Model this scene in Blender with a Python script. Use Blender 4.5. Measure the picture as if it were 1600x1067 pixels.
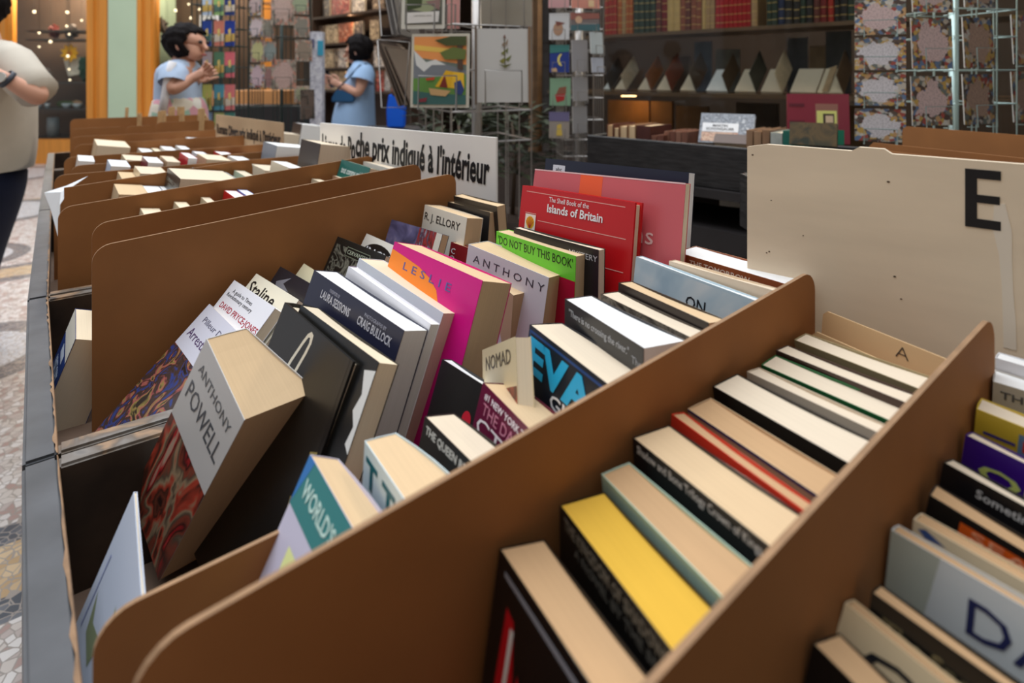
import bpy, bmesh, math, random
from mathutils import Vector, Matrix, Euler
for o in list(bpy.data.objects): bpy.data.objects.remove(o)
SC = bpy.context.scene
COL = SC.collection
CZ = 1.27                      # eye height in metres
FPX = 917.0                    # focal length in pixels of a 1600 px wide frame
HOR = 120.0                    # horizon row
# ---------------------------------------------------------------- camera, world, lights, exposure
cam_data = bpy.data.cameras.new('camera')
cam = bpy.data.objects.new('camera', cam_data); COL.objects.link(cam)
cam.location = (0, 0, CZ); cam.rotation_euler = (math.pi/2, 0, 0)
cam_data.sensor_width = 36; cam_data.lens = 36*FPX/1600
cam_data.shift_y = -(533.5-HOR)/1600
cam_data.clip_start = .02
cam_data.dof.use_dof = True; cam_data.dof.focus_distance = .72; cam_data.dof.aperture_fstop = 5.0
SC.camera = cam
SC.view_settings.view_transform = 'Standard'; SC.view_settings.look = 'None'
SC.view_settings.gamma = 1; SC.view_settings.use_curve_mapping = False
SC.view_settings.exposure = .12
world = bpy.data.worlds.new('arcade_daylight'); SC.world = world; world.use_nodes = True
bg = world.node_tree.nodes['Background']
bg.inputs[0].default_value = (.86, .91, 1, 1); bg.inputs[1].default_value = .60
def area(name, loc, rot, sx, sy, power, color):
    l = bpy.data.lights.new(name, 'AREA'); l.shape = 'RECTANGLE'; l.size = sx; l.size_y = sy
    l.energy = power; l.color = color
    o = bpy.data.objects.new(name, l); COL.objects.link(o); o.location = loc; o.rotation_euler = rot
    return o
def point(name, loc, power, color, r=.03):
    l = bpy.data.lights.new(name, 'POINT'); l.energy = power; l.color = color; l.shadow_soft_size = r
    o = bpy.data.objects.new(name, l); COL.objects.link(o); o.location = loc
    return o
area('glass_roof_daylight', (-2.2, 3.2, 6.2), (0, 0, math.radians(37)), 5, 10, 520, (.93, .96, 1))
# ---------------------------------------------------------------- helpers
R_ = math.radians
ux, uy = .795, .607
q_ = math.hypot(ux, uy); ux /= q_; uy /= q_
U = .22; S = .0762; FLOOR_T = -2.06*U          # trough unit, slope of the divider tops, tray floor below eye
def W(a, b, z): return Vector((a*ux-b*uy, a*uy+b*ux, CZ+z))     # trough frame -> world
def at(x, y, t): return Vector(((x-800)/FPX*t, t, CZ-(y-HOR)/FPX*t))
def lin(c):
    c = c/255
    return c/12.92 if c <= .04045 else ((c+.055)/1.055)**2.4
def rgb(r, g, b): return (lin(r), lin(g), lin(b), 1)
MATS = {}
def mat(col, rough=.6, noise=.0, scale=30, stretch=None, metal=0, spec=.4, bump=0, key=None):
    k = (tuple(round(c, 3) for c in col), rough, noise, scale, stretch, metal, spec, bump)
    if k in MATS: return MATS[k]
    m = bpy.data.materials.new(key or 'mat'); m.use_nodes = True
    nt = m.node_tree; p = nt.nodes['Principled BSDF']
    p.inputs['Base Color'].default_value = col; p.inputs['Roughness'].default_value = rough
    p.inputs['Metallic'].default_value = metal; p.inputs['Specular IOR Level'].default_value = spec
    if noise or bump:
        tc = nt.nodes.new('ShaderNodeTexCoord'); mp = nt.nodes.new('ShaderNodeMapping')
        nz = nt.nodes.new('ShaderNodeTexNoise'); nz.inputs['Scale'].default_value = scale; nz.inputs['Detail'].default_value = 4
        mp.inputs['Scale'].default_value = stretch or (1, 1, 1)
        nt.links.new(tc.outputs['Object'], mp.inputs[0]); nt.links.new(mp.outputs[0], nz.inputs['Vector'])
        if noise:
            mr = nt.nodes.new('ShaderNodeMapRange'); mr.inputs[1].default_value = .3; mr.inputs[2].default_value = .7
            mr.inputs[3].default_value = 1-noise; mr.inputs[4].default_value = 1+noise*.4
            hs = nt.nodes.new('ShaderNodeHueSaturation'); hs.inputs['Color'].default_value = col
            nt.links.new(nz.outputs[0], mr.inputs[0]); nt.links.new(mr.outputs[0], hs.inputs['Value'])
            nt.links.new(hs.outputs[0], p.inputs['Base Color'])
        if bump:
            bp = nt.nodes.new('ShaderNodeBump'); bp.inputs['Strength'].default_value = bump; bp.inputs['Distance'].default_value = .002
            nt.links.new(nz.outputs[0], bp.inputs['Height']); nt.links.new(bp.outputs[0], p.inputs['Normal'])
    MATS[k] = m
    return m
def mat_emit(col, s, key='lamp'):
    m = bpy.data.materials.new(key); m.use_nodes = True; p = m.node_tree.nodes['Principled BSDF']
    p.inputs['Base Color'].default_value = col; p.inputs['Emission Color'].default_value = col; p.inputs['Emission Strength'].default_value = s
    return m
def mat_picture(cols, scale=40, seed=0, stretch=(1, 1, 1), rough=.35, kind='noise', dist=1.5):
    """printed picture: procedural patches of the given colours"""
    m = bpy.data.materials.new('picture_print'); m.use_nodes = True
    nt = m.node_tree; p = nt.nodes['Principled BSDF']; p.inputs['Roughness'].default_value = rough
    tc = nt.nodes.new('ShaderNodeTexCoord'); mp = nt.nodes.new('ShaderNodeMapping')
    mp.inputs['Scale'].default_value = stretch; mp.inputs['Location'].default_value = (seed*1.37, seed*2.11, seed*.73)
    nt.links.new(tc.outputs['Object'], mp.inputs[0])
    cr = nt.nodes.new('ShaderNodeValToRGB'); cr.color_ramp.interpolation = 'CONSTANT' if kind == 'voronoi' else 'LINEAR'
    n = len(cols)
    if kind == 'voronoi':
        tx = nt.nodes.new('ShaderNodeTexVoronoi'); tx.inputs['Scale'].default_value = scale
        sp = nt.nodes.new('ShaderNodeSeparateColor'); nt.links.new(tx.outputs['Color'], sp.inputs[0]); out = sp.outputs[0]; lo, hi = 0, 1
    else:
        tx = nt.nodes.new('ShaderNodeTexNoise'); tx.inputs['Scale'].default_value = scale; tx.inputs['Distortion'].default_value = dist
        tx.inputs['Detail'].default_value = 3; out = tx.outputs[0]; lo, hi = .32, .68
    nt.links.new(mp.outputs[0], tx.inputs['Vector'])
    el = cr.color_ramp.elements
    for i, c in enumerate(cols):
        pos = lo+(hi-lo)*i/(n if kind == 'voronoi' else max(1, n-1))
        e = el[i] if i < 2 else el.new(min(1, pos)); e.position = min(1, pos); e.color = c
    nt.links.new(out, cr.inputs[0]); nt.links.new(cr.outputs[0], p.inputs['Base Color']); nt.links.new(mp.outputs[0], tx.inputs['Vector'])
    return m
def bx(bm, x0, x1, y0, y1, z0, z1, mi=0, M=None):
    vs = [bm.verts.new((x, y, z)) for x in (x0, x1) for y in (y0, y1) for z in (z0, z1)]
    if M: 
        for v in vs: v.co = M @ v.co
    for f in ((0, 1, 3, 2), (4, 6, 7, 5), (0, 4, 5, 1), (2, 3, 7, 6), (0, 2, 6, 4), (1, 5, 7, 3)):
        fc = bm.faces.new([vs[i] for i in f]); fc.material_index = mi
    return vs
def tube(bm, pts, r, n=6, mi=0, cap=True):
    pts = [Vector(p) for p in pts]; rings = []
    rr = r if isinstance(r, (list, tuple)) else [r]*len(pts)
    up = None
    for i, p in enumerate(pts):
        d = (pts[min(i+1, len(pts)-1)]-pts[max(i-1, 0)]).normalized()
        if up is None: up = d.orthogonal().normalized()
        else:
            up = up-d*up.dot(d); up = up.normalized() if up.length > 1e-6 else d.orthogonal().normalized()
        s = d.cross(up)
        rings.append([bm.verts.new(p+(up*math.cos(2*math.pi*k/n)+s*math.sin(2*math.pi*k/n))*rr[i]) for k in range(n)])
    for A, B in zip(rings, rings[1:]):
        for k in range(n):
            f = bm.faces.new((A[k], A[(k+1) % n], B[(k+1) % n], B[k])); f.material_index = mi; f.smooth = n > 4
    if cap:
        bm.faces.new(rings[0][::-1]).material_index = mi; bm.faces.new(rings[-1]).material_index = mi
    return rings
def prism(bm, poly, axis_vec, mi=0, mi_side=None):
    """closed prism over a 3D polygon"""
    a = [bm.verts.new(p) for p in poly]; b = [bm.verts.new(Vector(p)+Vector(axis_vec)) for p in poly]
    n = len(poly)
    bm.faces.new(a).material_index = mi; bm.faces.new(b[::-1]).material_index = mi
    for i in range(n):
        bm.faces.new((a[i], b[i], b[(i+1) % n], a[(i+1) % n])).material_index = mi if mi_side is None else mi_side
def obj(name, bm, mats, parent=None, M=None, smooth=False):
    bmesh.ops.recalc_face_normals(bm, faces=bm.faces)
    me = bpy.data.meshes.new(name); bm.to_mesh(me); bm.free()
    for m in (mats if isinstance(mats, (list, tuple)) else [mats]): me.materials.append(m)
    if smooth:
        for p in me.polygons: p.use_smooth = True
    o = bpy.data.objects.new(name, me); COL.objects.link(o)
    if parent: o.parent = parent
    if M is not None: o.matrix_local = M
    return o
def NB(): return bmesh.new()
def tag(o, label, cat, group=None, kind=None):
    o['label'] = label; o['category'] = cat
    if group: o['group'] = group
    if kind: o['kind'] = kind
    return o
def root(name, M, label, cat, group=None):
    o = bpy.data.objects.new(name, None); COL.objects.link(o); o.empty_display_size = .05
    o.matrix_world = M if isinstance(M, Matrix) else Matrix.Translation(M)
    return tag(o, label, cat, group)
def struct(name, bm, mats, M=None):
    o = obj(name, bm, mats, None, M); o['kind'] = 'structure'; return o
def box_obj(name, x0, x1, y0, y1, z0, z1, m, parent=None, M=None):
    bm = NB(); bx(bm, x0, x1, y0, y1, z0, z1); return obj(name, bm, m, parent, M)
TXT = {}
def text_bm(s, w, h, bold=0.0, shear=0, align_box=True, th=.0002):
    """lettering as a mesh in x (right) / z (up), centred, scaled to w x h, facing -y"""
    cu = bpy.data.curves.new('lettering', 'FONT'); cu.body = s; cu.extrude = .005; cu.offset = bold; cu.shear = shear
    cu.resolution_u = 2; cu.align_x = 'CENTER'; cu.space_line = .95
    ob = bpy.data.objects.new('lettering_tmp', cu); COL.objects.link(ob)
    dg = bpy.context.evaluated_depsgraph_get(); me = bpy.data.meshes.new_from_object(ob.evaluated_get(dg))
    bpy.data.objects.remove(ob); bpy.data.curves.remove(cu)
    bm = NB(); bm.from_mesh(me); bpy.data.meshes.remove(me)
    xs = [v.co.x for v in bm.verts]; ys = [v.co.y for v in bm.verts]
    cx, cy = (min(xs)+max(xs))/2, (min(ys)+max(ys))/2; sx, sy = w/(max(xs)-min(xs)+1e-9), h/(max(ys)-min(ys)+1e-9)
    for v in bm.verts:
        x, y, z = v.co; v.co = ((x-cx)*sx, -th if z > 0 else 0, (y-cy)*sy)
    return bm
def letter(name, s, M, w, h, m, parent, bold=0.0, shear=0, th=.0002):
    return obj(name, text_bm(s, w, h, bold, shear, th=th), m, parent, M)
# ---------------------------------------------------------------- materials
BROWN = rgb(150, 104, 60)
board_m = mat(rgb(152, 100, 54), .75, .16, 9, (1, 1, 1), bump=.15)
board_edge = mat(rgb(158, 124, 92), .8, .2, 60)
black_wood = mat(rgb(78, 80, 84), .5, .45, 14, (1, 1, .3), bump=.4)
black_wood2 = mat(rgb(40, 38, 38), .5, .75, 16, (1, 1, 7), bump=1.0)
raw_wood = mat(rgb(150, 118, 88), .75, .45, 40)
inner_wood = mat(rgb(62, 48, 36), .8, .5, 18, bump=.4)
tray_floor_m = mat(rgb(120, 98, 82), .8, .2, 20)
PAGES = {}
def pages(tone='tan'):
    c = dict(tan=rgb(214, 186, 148), cream=rgb(228, 212, 184), white=rgb(236, 236, 234), yellow=rgb(216, 172, 66), dusk=rgb(196, 160, 120), ivory=rgb(222, 206, 182))[tone]
    if tone not in PAGES: PAGES[tone] = mat(c, .85, .055, 6, (1.5, 220, 1.5), spec=.1, key='pages_'+tone)
    return PAGES[tone]
GLOSS = .32
def cm(c, rough=GLOSS): return mat(c, rough, spec=.45, key='cover_ink')
WHITE = rgb(236, 236, 238); OFF = rgb(222, 222, 222); BLACK = rgb(26, 26, 28)
# ---------------------------------------------------------------- book builder
def book_M(T, yaw, lean, roll):
    t0 = math.atan2(-ux, uy)+R_(yaw)
    return Matrix.Translation(T) @ Matrix.Rotation(t0, 4, 'Z') @ Matrix.Rotation(-R_(lean), 4, 'X') @ Matrix.Rotation(R_(roll), 4, 'Y')
def book(T, yaw, lean, roll, w, tf, tn, H, label, cover=WHITE, page='tan', hard=False, art=(), group=None, bulge=.0, spine=None, simple=False, name='book'):
    """T = top corner of the front cover on its left; pages run w to the right, tf..tn thick, H tall"""
    M = book_M(T, yaw, lean, roll) @ Matrix.Translation((0, 0, -H))
    r = root(name, M, label, 'book', group)
    c = .0028 if hard else .0006; o = .003 if hard else .0006
    N = 1 if simple else 5
    thick = lambda f: tf+(tn-tf)*f+bulge*4*f*(1-f)
    # page block
    bm = NB(); cols = []
    for i in range(N+1):
        f = i/N; x = c+(w-c-o)*f; th = thick(f)
        sag = 0 if simple else .0016*math.sin(math.pi*f)
        cols.append([bm.verts.new((x, c, o)), bm.verts.new((x, th-c, o)), bm.verts.new((x, th-c, H-o-sag)), bm.verts.new((x, c, H-o-sag*.5))])
    for A, B in zip(cols, cols[1:]):
        for k in range(4): bm.faces.new((A[k], A[(k+1) % 4], B[(k+1) % 4], B[k]))
    bm.faces.new(cols[0][::-1]); bm.faces.new(cols[-1])
    obj('page_block', bm, pages(page), r)
    # cover: front board, spine, back board in one piece
    bm = NB(); path = [(w, 0), (0, 0)]
    path += [(-.0015 if hard else -.0004, tf*.5)] if not simple else []
    path += [(0, tf)]+[(w*i/N, thick(i/N)) for i in range(1, N+1)]
    inner = [(w, c), (c, c)]
    inner += [(c-(.0015 if hard else .0004), tf*.5)] if not simple else []
    inner += [(c, tf-c)]+[(max(c, w*i/N), thick(i/N)-c) for i in range(1, N+1)]
    L = [[bm.verts.new((x, y, z)) for (x, y) in P for z in (0, H)] for P in (path, inner)]
    n = len(path)
    for i in range(n-1):
        a, b = L[0][2*i:2*i+4], L[1][2*i:2*i+4]
        sp = 1 if (spine and 1 <= i <= (n-2-N)) else 0
        for q in ((a[0], a[1], a[3], a[2]), (b[0], b[2], b[3], b[1]), (a[1], b[1], b[3], a[3]), (a[0], a[2], b[2], b[0])):
            bm.faces.new(q).material_index = sp
    for i in (0, n-1):
        a, b = L[0][2*i:2*i+2], L[1][2*i:2*i+2]; bm.faces.new((a[0], a[1], b[1], b[0]))
    cov = obj('cover', bm, [cm(cover)]+([cm(spine)] if spine else []), r)
    # printed shapes and lettering on the front board
    pm = []; pb = NB(); lay = 0
    for A in art:
        k = A[0]
        if k in ('rect', 'poly', 'ell'):
            lay += 1; y = -.00012*lay
            if k == 'rect': pts = [(A[1], A[2]), (A[3], A[2]), (A[3], A[4]), (A[1], A[4])]; cc = A[5]
            elif k == 'poly': pts = A[1]; cc = A[2]
            else:
                pts = [(A[1]+A[3]*math.cos(t*math.pi/12), A[2]+A[4]*math.sin(t*math.pi/12)) for t in range(24)]; cc = A[5]
            m_ = cc if isinstance(cc, bpy.types.Material) else cm(cc)
            if m_ not in pm: pm.append(m_)
            vs = [pb.verts.new((min(max(px, 0), 1)*w, y, H*(1-min(max(pz, 0), 1)))) for px, pz in pts]
            pb.faces.new(vs).material_index = pm.index(m_)
        elif k == 'text':
            _, s, cx, cz, tw, thh, col = A[:7]; bold = A[7] if len(A) > 7 else 0
            letter('title_lettering', s, Matrix.Translation((cx*w, -.00012*(lay+1), H*(1-cz))), tw*w, thh*H, cm(col), cov, bold, th=.00015)
    if pm: obj('cover_picture', pb, pm, cov)
    else: pb.free()
    return r
FIT = {
 'a1': (0.158,0.8885,-0.3102,3.1,46.6,-1.4,0.15,0.014,0.014,0.1905),
 'a2': (0.1913,0.8965,-0.2869,4.1,42.2,-2.1,0.15,0.014,0.014,0.2048),
 'a3': (0.2209,0.897,-0.2838,3.7,43.8,-2.1,0.15,0.02,0.02,0.2114),
 'a4': (0.2555,0.9011,-0.2815,3.3,37.3,-1.9,0.13,0.014,0.014,0.1913),
 'a5': (0.2901,0.901,-0.2836,0.6,39.4,-0.3,0.13,0.014,0.014,0.1908),
 'a6': (0.3443,0.9052,-0.2525,8.7,26.8,0.9,0.1352,0.014,0.014,0.1955),
 'a7': (0.3931,0.9059,-0.2557,1.2,30.2,-0.9,0.13,0.014,0.014,0.194),
 'a8': (0.4373,0.9052,-0.2394,8.3,21.0,-0.2,0.1347,0.014,0.014,0.1933),
 'a9': (0.4983,0.9018,-0.222,1.2,10.1,-0.7,0.1297,0.0322,0.0315,0.1963),
 'a10': (0.5443,0.9014,-0.2228,-0.1,6.5,-2.2,0.129,0.0298,0.0305,0.1901),
 'a11': (0.5501,0.8913,-0.2111,0.7,-4.0,-1.5,0.1287,0.0182,0.0179,0.2007),
 'b0': (0.0464,0.5835,-0.3478,-2.2,23.2,0.7,0.14,0.003,0.003,0.1109),
 'b1': (0.099,0.5698,-0.2288,16,5,33,0.083,0.037,0.068,0.212),
 'b2': (0.1796,0.6178,-0.2304,4.5,22.0,1.9,0.1535,0.0184,0.019,0.2256),
 'b3': (0.1887,0.5954,-0.2283,4.6,23.1,0.3,0.1566,0.02,0.02,0.2288),
 'b4': (0.2153,0.6349,-0.2091,11.5,17.4,6.6,0.1622,0.0297,0.0295,0.2387),
 'b5': (0.2545,0.636,-0.2129,8.4,17.2,6.7,0.1572,0.0112,0.0114,0.2313),
 'b6': (0.2775,0.661,-0.2143,12.6,16.8,9.2,0.1537,0.0365,0.0384,0.2274),
 'b7': (0.3171,0.6487,-0.1987,7.1,17.5,2.4,0.1622,0.041,0.0432,0.2415),
 'b7b': (0.4241,0.6398,-0.2394,-5.5,-0.8,8.2,0.1005,0.0376,0.0398,0.1815),
 'b8': (0.4149,0.6357,-0.2158,11.3,5.4,5.7,0.1324,0.0359,0.0409,0.2067),
 'b9': (0.4568,0.6322,-0.2051,2.4,3.0,-0.4,0.1457,0.0213,0.0211,0.2136),
 'b10': (0.4737,0.6162,-0.1997,2.2,3.0,-1.6,0.1491,0.0111,0.0114,0.2177),
 'b11': (0.5065,0.6391,-0.1506,3.6,9.5,-2.0,0.1916,0.0095,0.0093,0.2677),
 'b12': (0.5351,0.6512,-0.1324,2.6,12.3,-3.2,0.2479,0.0103,0.01,0.2867),
 'b13': (0.6014,0.7001,-0.1278,2.9,9.6,-2.1,0.2555,0.0145,0.0146,0.2836),
 'c1': (0.1325,0.3981,-0.2553,-3.2,27.5,-1.4,0.1167,0.0216,0.0294,0.2117),
 'c2': (0.1664,0.387,-0.2533,-5.8,4.2,-3.5,0.1101,0.0229,0.0357,0.1877),
 'c3': (0.2151,0.3894,-0.2544,-2.9,13.4,-1.8,0.1131,0.0257,0.0297,0.1875),
 'c4': (0.2684,0.3901,-0.2461,-9.8,16.6,-1.6,0.1141,0.034,0.0399,0.1948),
 'c5': (0.3211,0.3952,-0.2145,-11.2,8.3,-0.9,0.1168,0.0329,0.0403,0.2165),
 'c6': (0.3624,0.3954,-0.202,-13.4,2.1,-2.2,0.1168,0.0282,0.0388,0.2237),
 'c7': (0.4095,0.3959,-0.2081,-9.2,3.2,-1.7,0.1172,0.0209,0.0212,0.2142),
 'c8': (0.4347,0.3963,-0.2028,-10.1,4.5,-1.9,0.1173,0.0168,0.0203,0.218),
 'c9': (0.5046,0.434,-0.1994,-1.5,6.7,1.7,0.154,0.0103,0.0103,0.2168),
 'c10': (0.5157,0.398,-0.1973,0.6,4.9,-0.7,0.1175,0.0113,0.0115,0.2174),
 'c11': (0.5553,0.4202,-0.1997,-0.8,0.6,0.1,0.1409,0.0389,0.0457,0.2112),
 'd1': (0.1872,0.2564,-0.255,-10.3,10.4,-2.7,0.1147,0.0284,0.0274,0.187),
 'd2': (0.23,0.2554,-0.2498,-14.4,1.6,-3.5,0.115,0.0304,0.0327,0.1859),
 'd3': (0.2652,0.256,-0.2467,-12.8,-4.2,-3.2,0.1147,0.0211,0.0262,0.1868),
 'd4': (0.2956,0.2572,-0.2358,-11.6,-0.5,-3.4,0.1151,0.0306,0.0331,0.1949),
 'd5': (0.3355,0.2569,-0.2342,-14.6,6.3,-3.4,0.1154,0.0109,0.0105,0.1947),
 'd6': (0.3539,0.2568,-0.2368,-11.4,-6.4,-2.3,0.115,0.0222,0.0228,0.1906),
 'd7': (0.3851,0.2575,-0.231,-10.2,-7.3,-2.2,0.115,0.0261,0.0294,0.1944),
 'd8': (0.4301,0.2566,-0.2334,-9.6,0.8,-3.5,0.1147,0.0145,0.014,0.1871),
 'd9': (0.4517,0.2569,-0.2345,-5.9,-8.8,-2.0,0.1145,0.0195,0.0212,0.1865),
 'd10': (0.4744,0.2569,-0.229,-8.5,-3.1,-3.0,0.1147,0.0154,0.017,0.1883),
 'd11': (0.5052,0.2569,-0.2288,-8.3,-7.6,-2.1,0.1143,0.0166,0.0217,0.1875),
 'e1': (0.2655,0.1268,-0.2525,-8.0,14.2,4.2,0.12,0.021,0.021,0.1861),
 'e2': (0.3016,0.1284,-0.2554,0.9,22.7,7.4,0.12,0.012,0.0123,0.1895),
 'e3': (0.3157,0.1221,-0.2533,-0.5,8.4,3.8,0.12,0.0105,0.0102,0.1777),
 'e4': (0.3534,0.127,-0.2433,-0.2,11.4,1.8,0.14,0.0104,0.0103,0.1866),
 'e5': (0.3753,0.1238,-0.2458,-0.0,9.4,2.6,0.12,0.0125,0.0123,0.1812),
 'e6': (0.3987,0.1236,-0.2423,3.1,0.3,9.8,0.1199,0.014,0.0126,0.1805),
 'e7': (0.4323,0.1266,-0.2381,-4.5,11.9,4.4,0.12,0.0138,0.0135,0.1862),
 'e8': (0.4714,0.1258,-0.2354,-3.1,10.0,4.3,0.12,0.0121,0.0119,0.1847),
 'e9': (0.4969,0.1265,-0.2274,5.4,-1.8,4.7,0.12,0.0183,0.0174,0.188),
 'e10': (0.5382,0.1272,-0.222,10.5,-1.7,1.8,0.12,0.0214,0.0209,0.1903),
 'e11': (0.5615,0.1313,-0.213,5.0,1.9,0.9,0.12,0.0148,0.0148,0.1975),
}
scuffed = mat_picture([rgb(84, 82, 82), rgb(120, 114, 108), rgb(96, 84, 72), rgb(150, 120, 90), rgb(70, 60, 52)], 22, 3, rough=.6, dist=.6)
# ---------------------------------------------------------------- trough: trays, dividers, signs
def tray(b0, b1, label, dz=0, af=-.10, an=-.01, wood=black_wood, fl=FLOOR_T, skew=0):
    """open wooden tray between b0 (near) and b1 (far); left inner face at a=an (near) .. af (far), in trough units"""
    zt = -1.57*U+dz; zb = fl-.03; th = .115*U; ar = 2.98*U
    r = root('book_tray', W(0, b0*U, zb), label, 'tray', 'trays of the book table')
    inv = r.matrix_world.inverted()
    def side(name, p, q, t, m, zt=zt):
        bm = NB(); d = (q-p).normalized(); n = Vector((-d.y, d.x, 0))*t
        P = [p, q, q+n, p+n]
        lo = [bm.verts.new(inv @ Vector((v.x, v.y, CZ+zb))) for v in P]; N = 1
        hi = [bm.verts.new(inv @ Vector((v.x, v.y, CZ+zt))) for v in P]
        for i in range(4): bm.faces.new((lo[i], lo[(i+1) % 4], hi[(i+1) % 4], hi[i]))
        bm.faces.new(lo[::-1]); bm.faces.new(hi)
        bmesh.ops.bevel(bm, geom=[e for e in bm.edges], offset=.0025, segments=2, affect='EDGES')
        if name == 'end_board':
            for f in bm.faces:
                if f.calc_center_median().z > CZ+zt-r.location.z-.006: f.material_index = 1
            return obj(name, bm, [m, scuffed], r)
        return obj(name, bm, m, r)
    L0, L1 = W(an*U, b0*U, 0), W(af*U, b1*U, 0); R0, R1 = W(ar, b0*U, 0), W(ar, b1*U, 0)
    side('left_board', L0, L1, th, wood); side('right_board', R1, R0, th, wood)
    side('end_board', W(an*U, b0*U, 0), W(ar, b0*U, 0), .02, inner_wood); side('end_board', W(af*U, b1*U-.02, 0), W(ar, b1*U-.02, 0), .02, inner_wood)
    bm = NB(); P = [L0, R0, R1, L1]
    prism(bm, [inv @ Vector((v.x, v.y, CZ+fl)) for v in P], (0, 0, -.02)); obj('floor_board', bm, tray_floor_m, r)
    # worn bare inner edge: one ragged strip
    bm = NB(); K = 60; e = L1-L0; n = Vector((e.y, -e.x, 0)).normalized(); prev = None
    for k in range(K+1):
        wq = random.choice((.0008, .001, .0014, .002, .0035)); p = L0+e*(k/K)
        row = [bm.verts.new(inv @ Vector((v.x, v.y, CZ+zt+dz_))) for v, dz_ in ((p-n*wq, .0003), (p-n*.0002, .0003), (p+n*.0006, -.002), (p+n*.0006, -.004-wq))]
        if prev:
            for q in range(3): bm.faces.new((prev[q], prev[q+1], row[q+1], row[q]))
        prev = row
    obj('worn_edge', bm, raw_wood, r)
    return r
random.seed(4)
NEARFL = FLOOR_T-.012
tray(-1.6, 3.08, 'nearest dark painted wooden tray holding the large paperbacks and the hardboard dividers', af=-.02, an=.20, fl=NEARFL)
tray(3.10, 5.35, 'second dark wooden tray from the front, with the Staline book in it', af=-.09, an=-.02)
tray(5.37, 8.85, 'third dark wooden tray, the sheet of white paper hanging over its left corner', af=-.12, an=-.09)
tray(8.87, 12.6, 'fourth dark wooden tray, behind the sheet of white paper', af=-.14, an=-.12)
tray(12.62, 15.4, 'farthest dark wooden tray with wooden slats standing in it', af=-.15, an=-.14)
# legs of the table
def table_frame():
    r = root('trestle_table', W(1.5*U, 5*U, 0)-Vector((0, 0, CZ+0)), 'long dark wooden table under the book trays', 'table')
    r.location.z = 0; inv = Matrix.Translation(r.location).inverted(); r.matrix_world = Matrix.Translation(r.location)
    zt = CZ+NEARFL-.031
    bm = NB(); prism(bm, [inv @ Vector((v.x, v.y, zt)) for v in (W(.15*U, -1.6*U, 0), W(2.95*U, -1.6*U, 0), W(2.95*U, 15.3*U, 0), W(.0*U, 15.3*U, 0))], (0, 0, -.03)); obj('table_top', bm, black_wood2, r)
    for a in (.3, 2.7):
        for b in (.4, 5, 10, 15):
            bm = NB(); c = inv @ W(a*U, b*U, 0); bx(bm, c.x-.03, c.x+.03, c.y-.03, c.y+.03, -r.location.z, zt-.03); obj('leg', bm, black_wood2, r)
table_frame()
def divider(b, a0, a1, label, zt=-1.0, zb=None, rn=.02, rf=.02, th=.0032, slope=S, m=board_m, group='hardboard dividers of the trays', a_tilt=0, name='cardboard_divider', dz1=0):
    """upright sheet running along the trough; round top corners"""
    zb = FLOOR_T if zb is None else zb
    A0, A1 = a0*U, a1*U; top = lambda a: zt*U+slope*a+dz1*(a-A0)/(A1-A0)
    pts = [(A0, zb), (A1, zb)]
    def corner(a, s, r):
        c = []
        for i in range(7):
            t = i/6*math.pi/2
            c.append((a+s*(-r+r*math.cos(t)), r*math.sin(t)-r))
        return c
    for (x, z) in corner(A1, 1, max(rf, .0005)): pts.append((x, top(x)+z))
    for (x, z) in corner(A0, -1, max(rn, .0005))[::-1]: pts.append((x, top(x)+z))
    bm = NB(); n = len(pts)
    o0 = W(A0, b*U, zb)
    f = [bm.verts.new(W(x, b*U-th/2, z)-o0) for x, z in pts]; g = [bm.verts.new(W(x, b*U+th/2, z)-o0) for x, z in pts]
    bm.faces.new(f); bm.faces.new(g[::-1])
    for i in range(n): bm.faces.new((f[i], g[i], g[(i+1) % n], f[(i+1) % n])).material_index = 1
    o = obj(name, bm, [m, board_edge]); o.location = o0
    return tag(o, label, 'divider', group)
divider(.598, .02, 2.518, 'nearest brown hardboard divider at lower right, beside the row of the DA book', zb=NEARFL)
divider(1.195, .087, 2.51, 'long brown hardboard divider crossing the foreground from bottom left towards the E board', zb=NEARFL)
divider(1.80, .057, 2.2, 'low brown hardboard divider almost hidden between the two foreground rows of books', zt=-1.36, zb=NEARFL, slope=.03)
divider(4.19, .129, 2.605, 'tall brown hardboard divider behind the Staline book, its whole dark face showing')
divider(4.835, .149, 2.627, 'brown hardboard divider just behind the one backing the Staline book')
divider(5.67, -.037, 2.55, 'brown hardboard divider with a ribbed left end, third beyond the Staline book', zt=-1.0)
divider(6.66, -.0, 1.6, 'brown hardboard divider with a square left corner beside the white sheet of paper', rn=.0)
divider(7.55, -.08, 2.5, 'brown hardboard divider just beyond the hanging white sheet of paper', slope=0.0)
divider(8.25, .06, 2.5, 'brown hardboard divider, second beyond the hanging white sheet of paper', slope=0.0)
divider(9.15, .0, 2.5, 'brown hardboard divider in the fourth tray, in front of the tan block of books', slope=0.0)
divider(10.75, .12, 2.5, 'brown hardboard divider with a rusty red left end in the far trays', slope=0.0)
divider(12.2, .1, 2.4, 'brown hardboard divider in front of the empty far tray', zt=-1.0, slope=0.0)
divider(13.4, .1, .9, 'short cardboard divider at the left of the farthest tray', zt=-.95, slope=0.0)
divider(13.45, .95, 1.4, 'small square cardboard divider in the middle of the farthest tray', zt=-.95, slope=0.0)
divider(13.5, 1.45, 2.5, 'wide cardboard divider at the right of the farthest tray', zt=-.9, slope=0.0)
divider(14.9, .1, 2.6, 'last cardboard divider at the very back of the trays', zt=-.86, slope=0.0)
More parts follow.
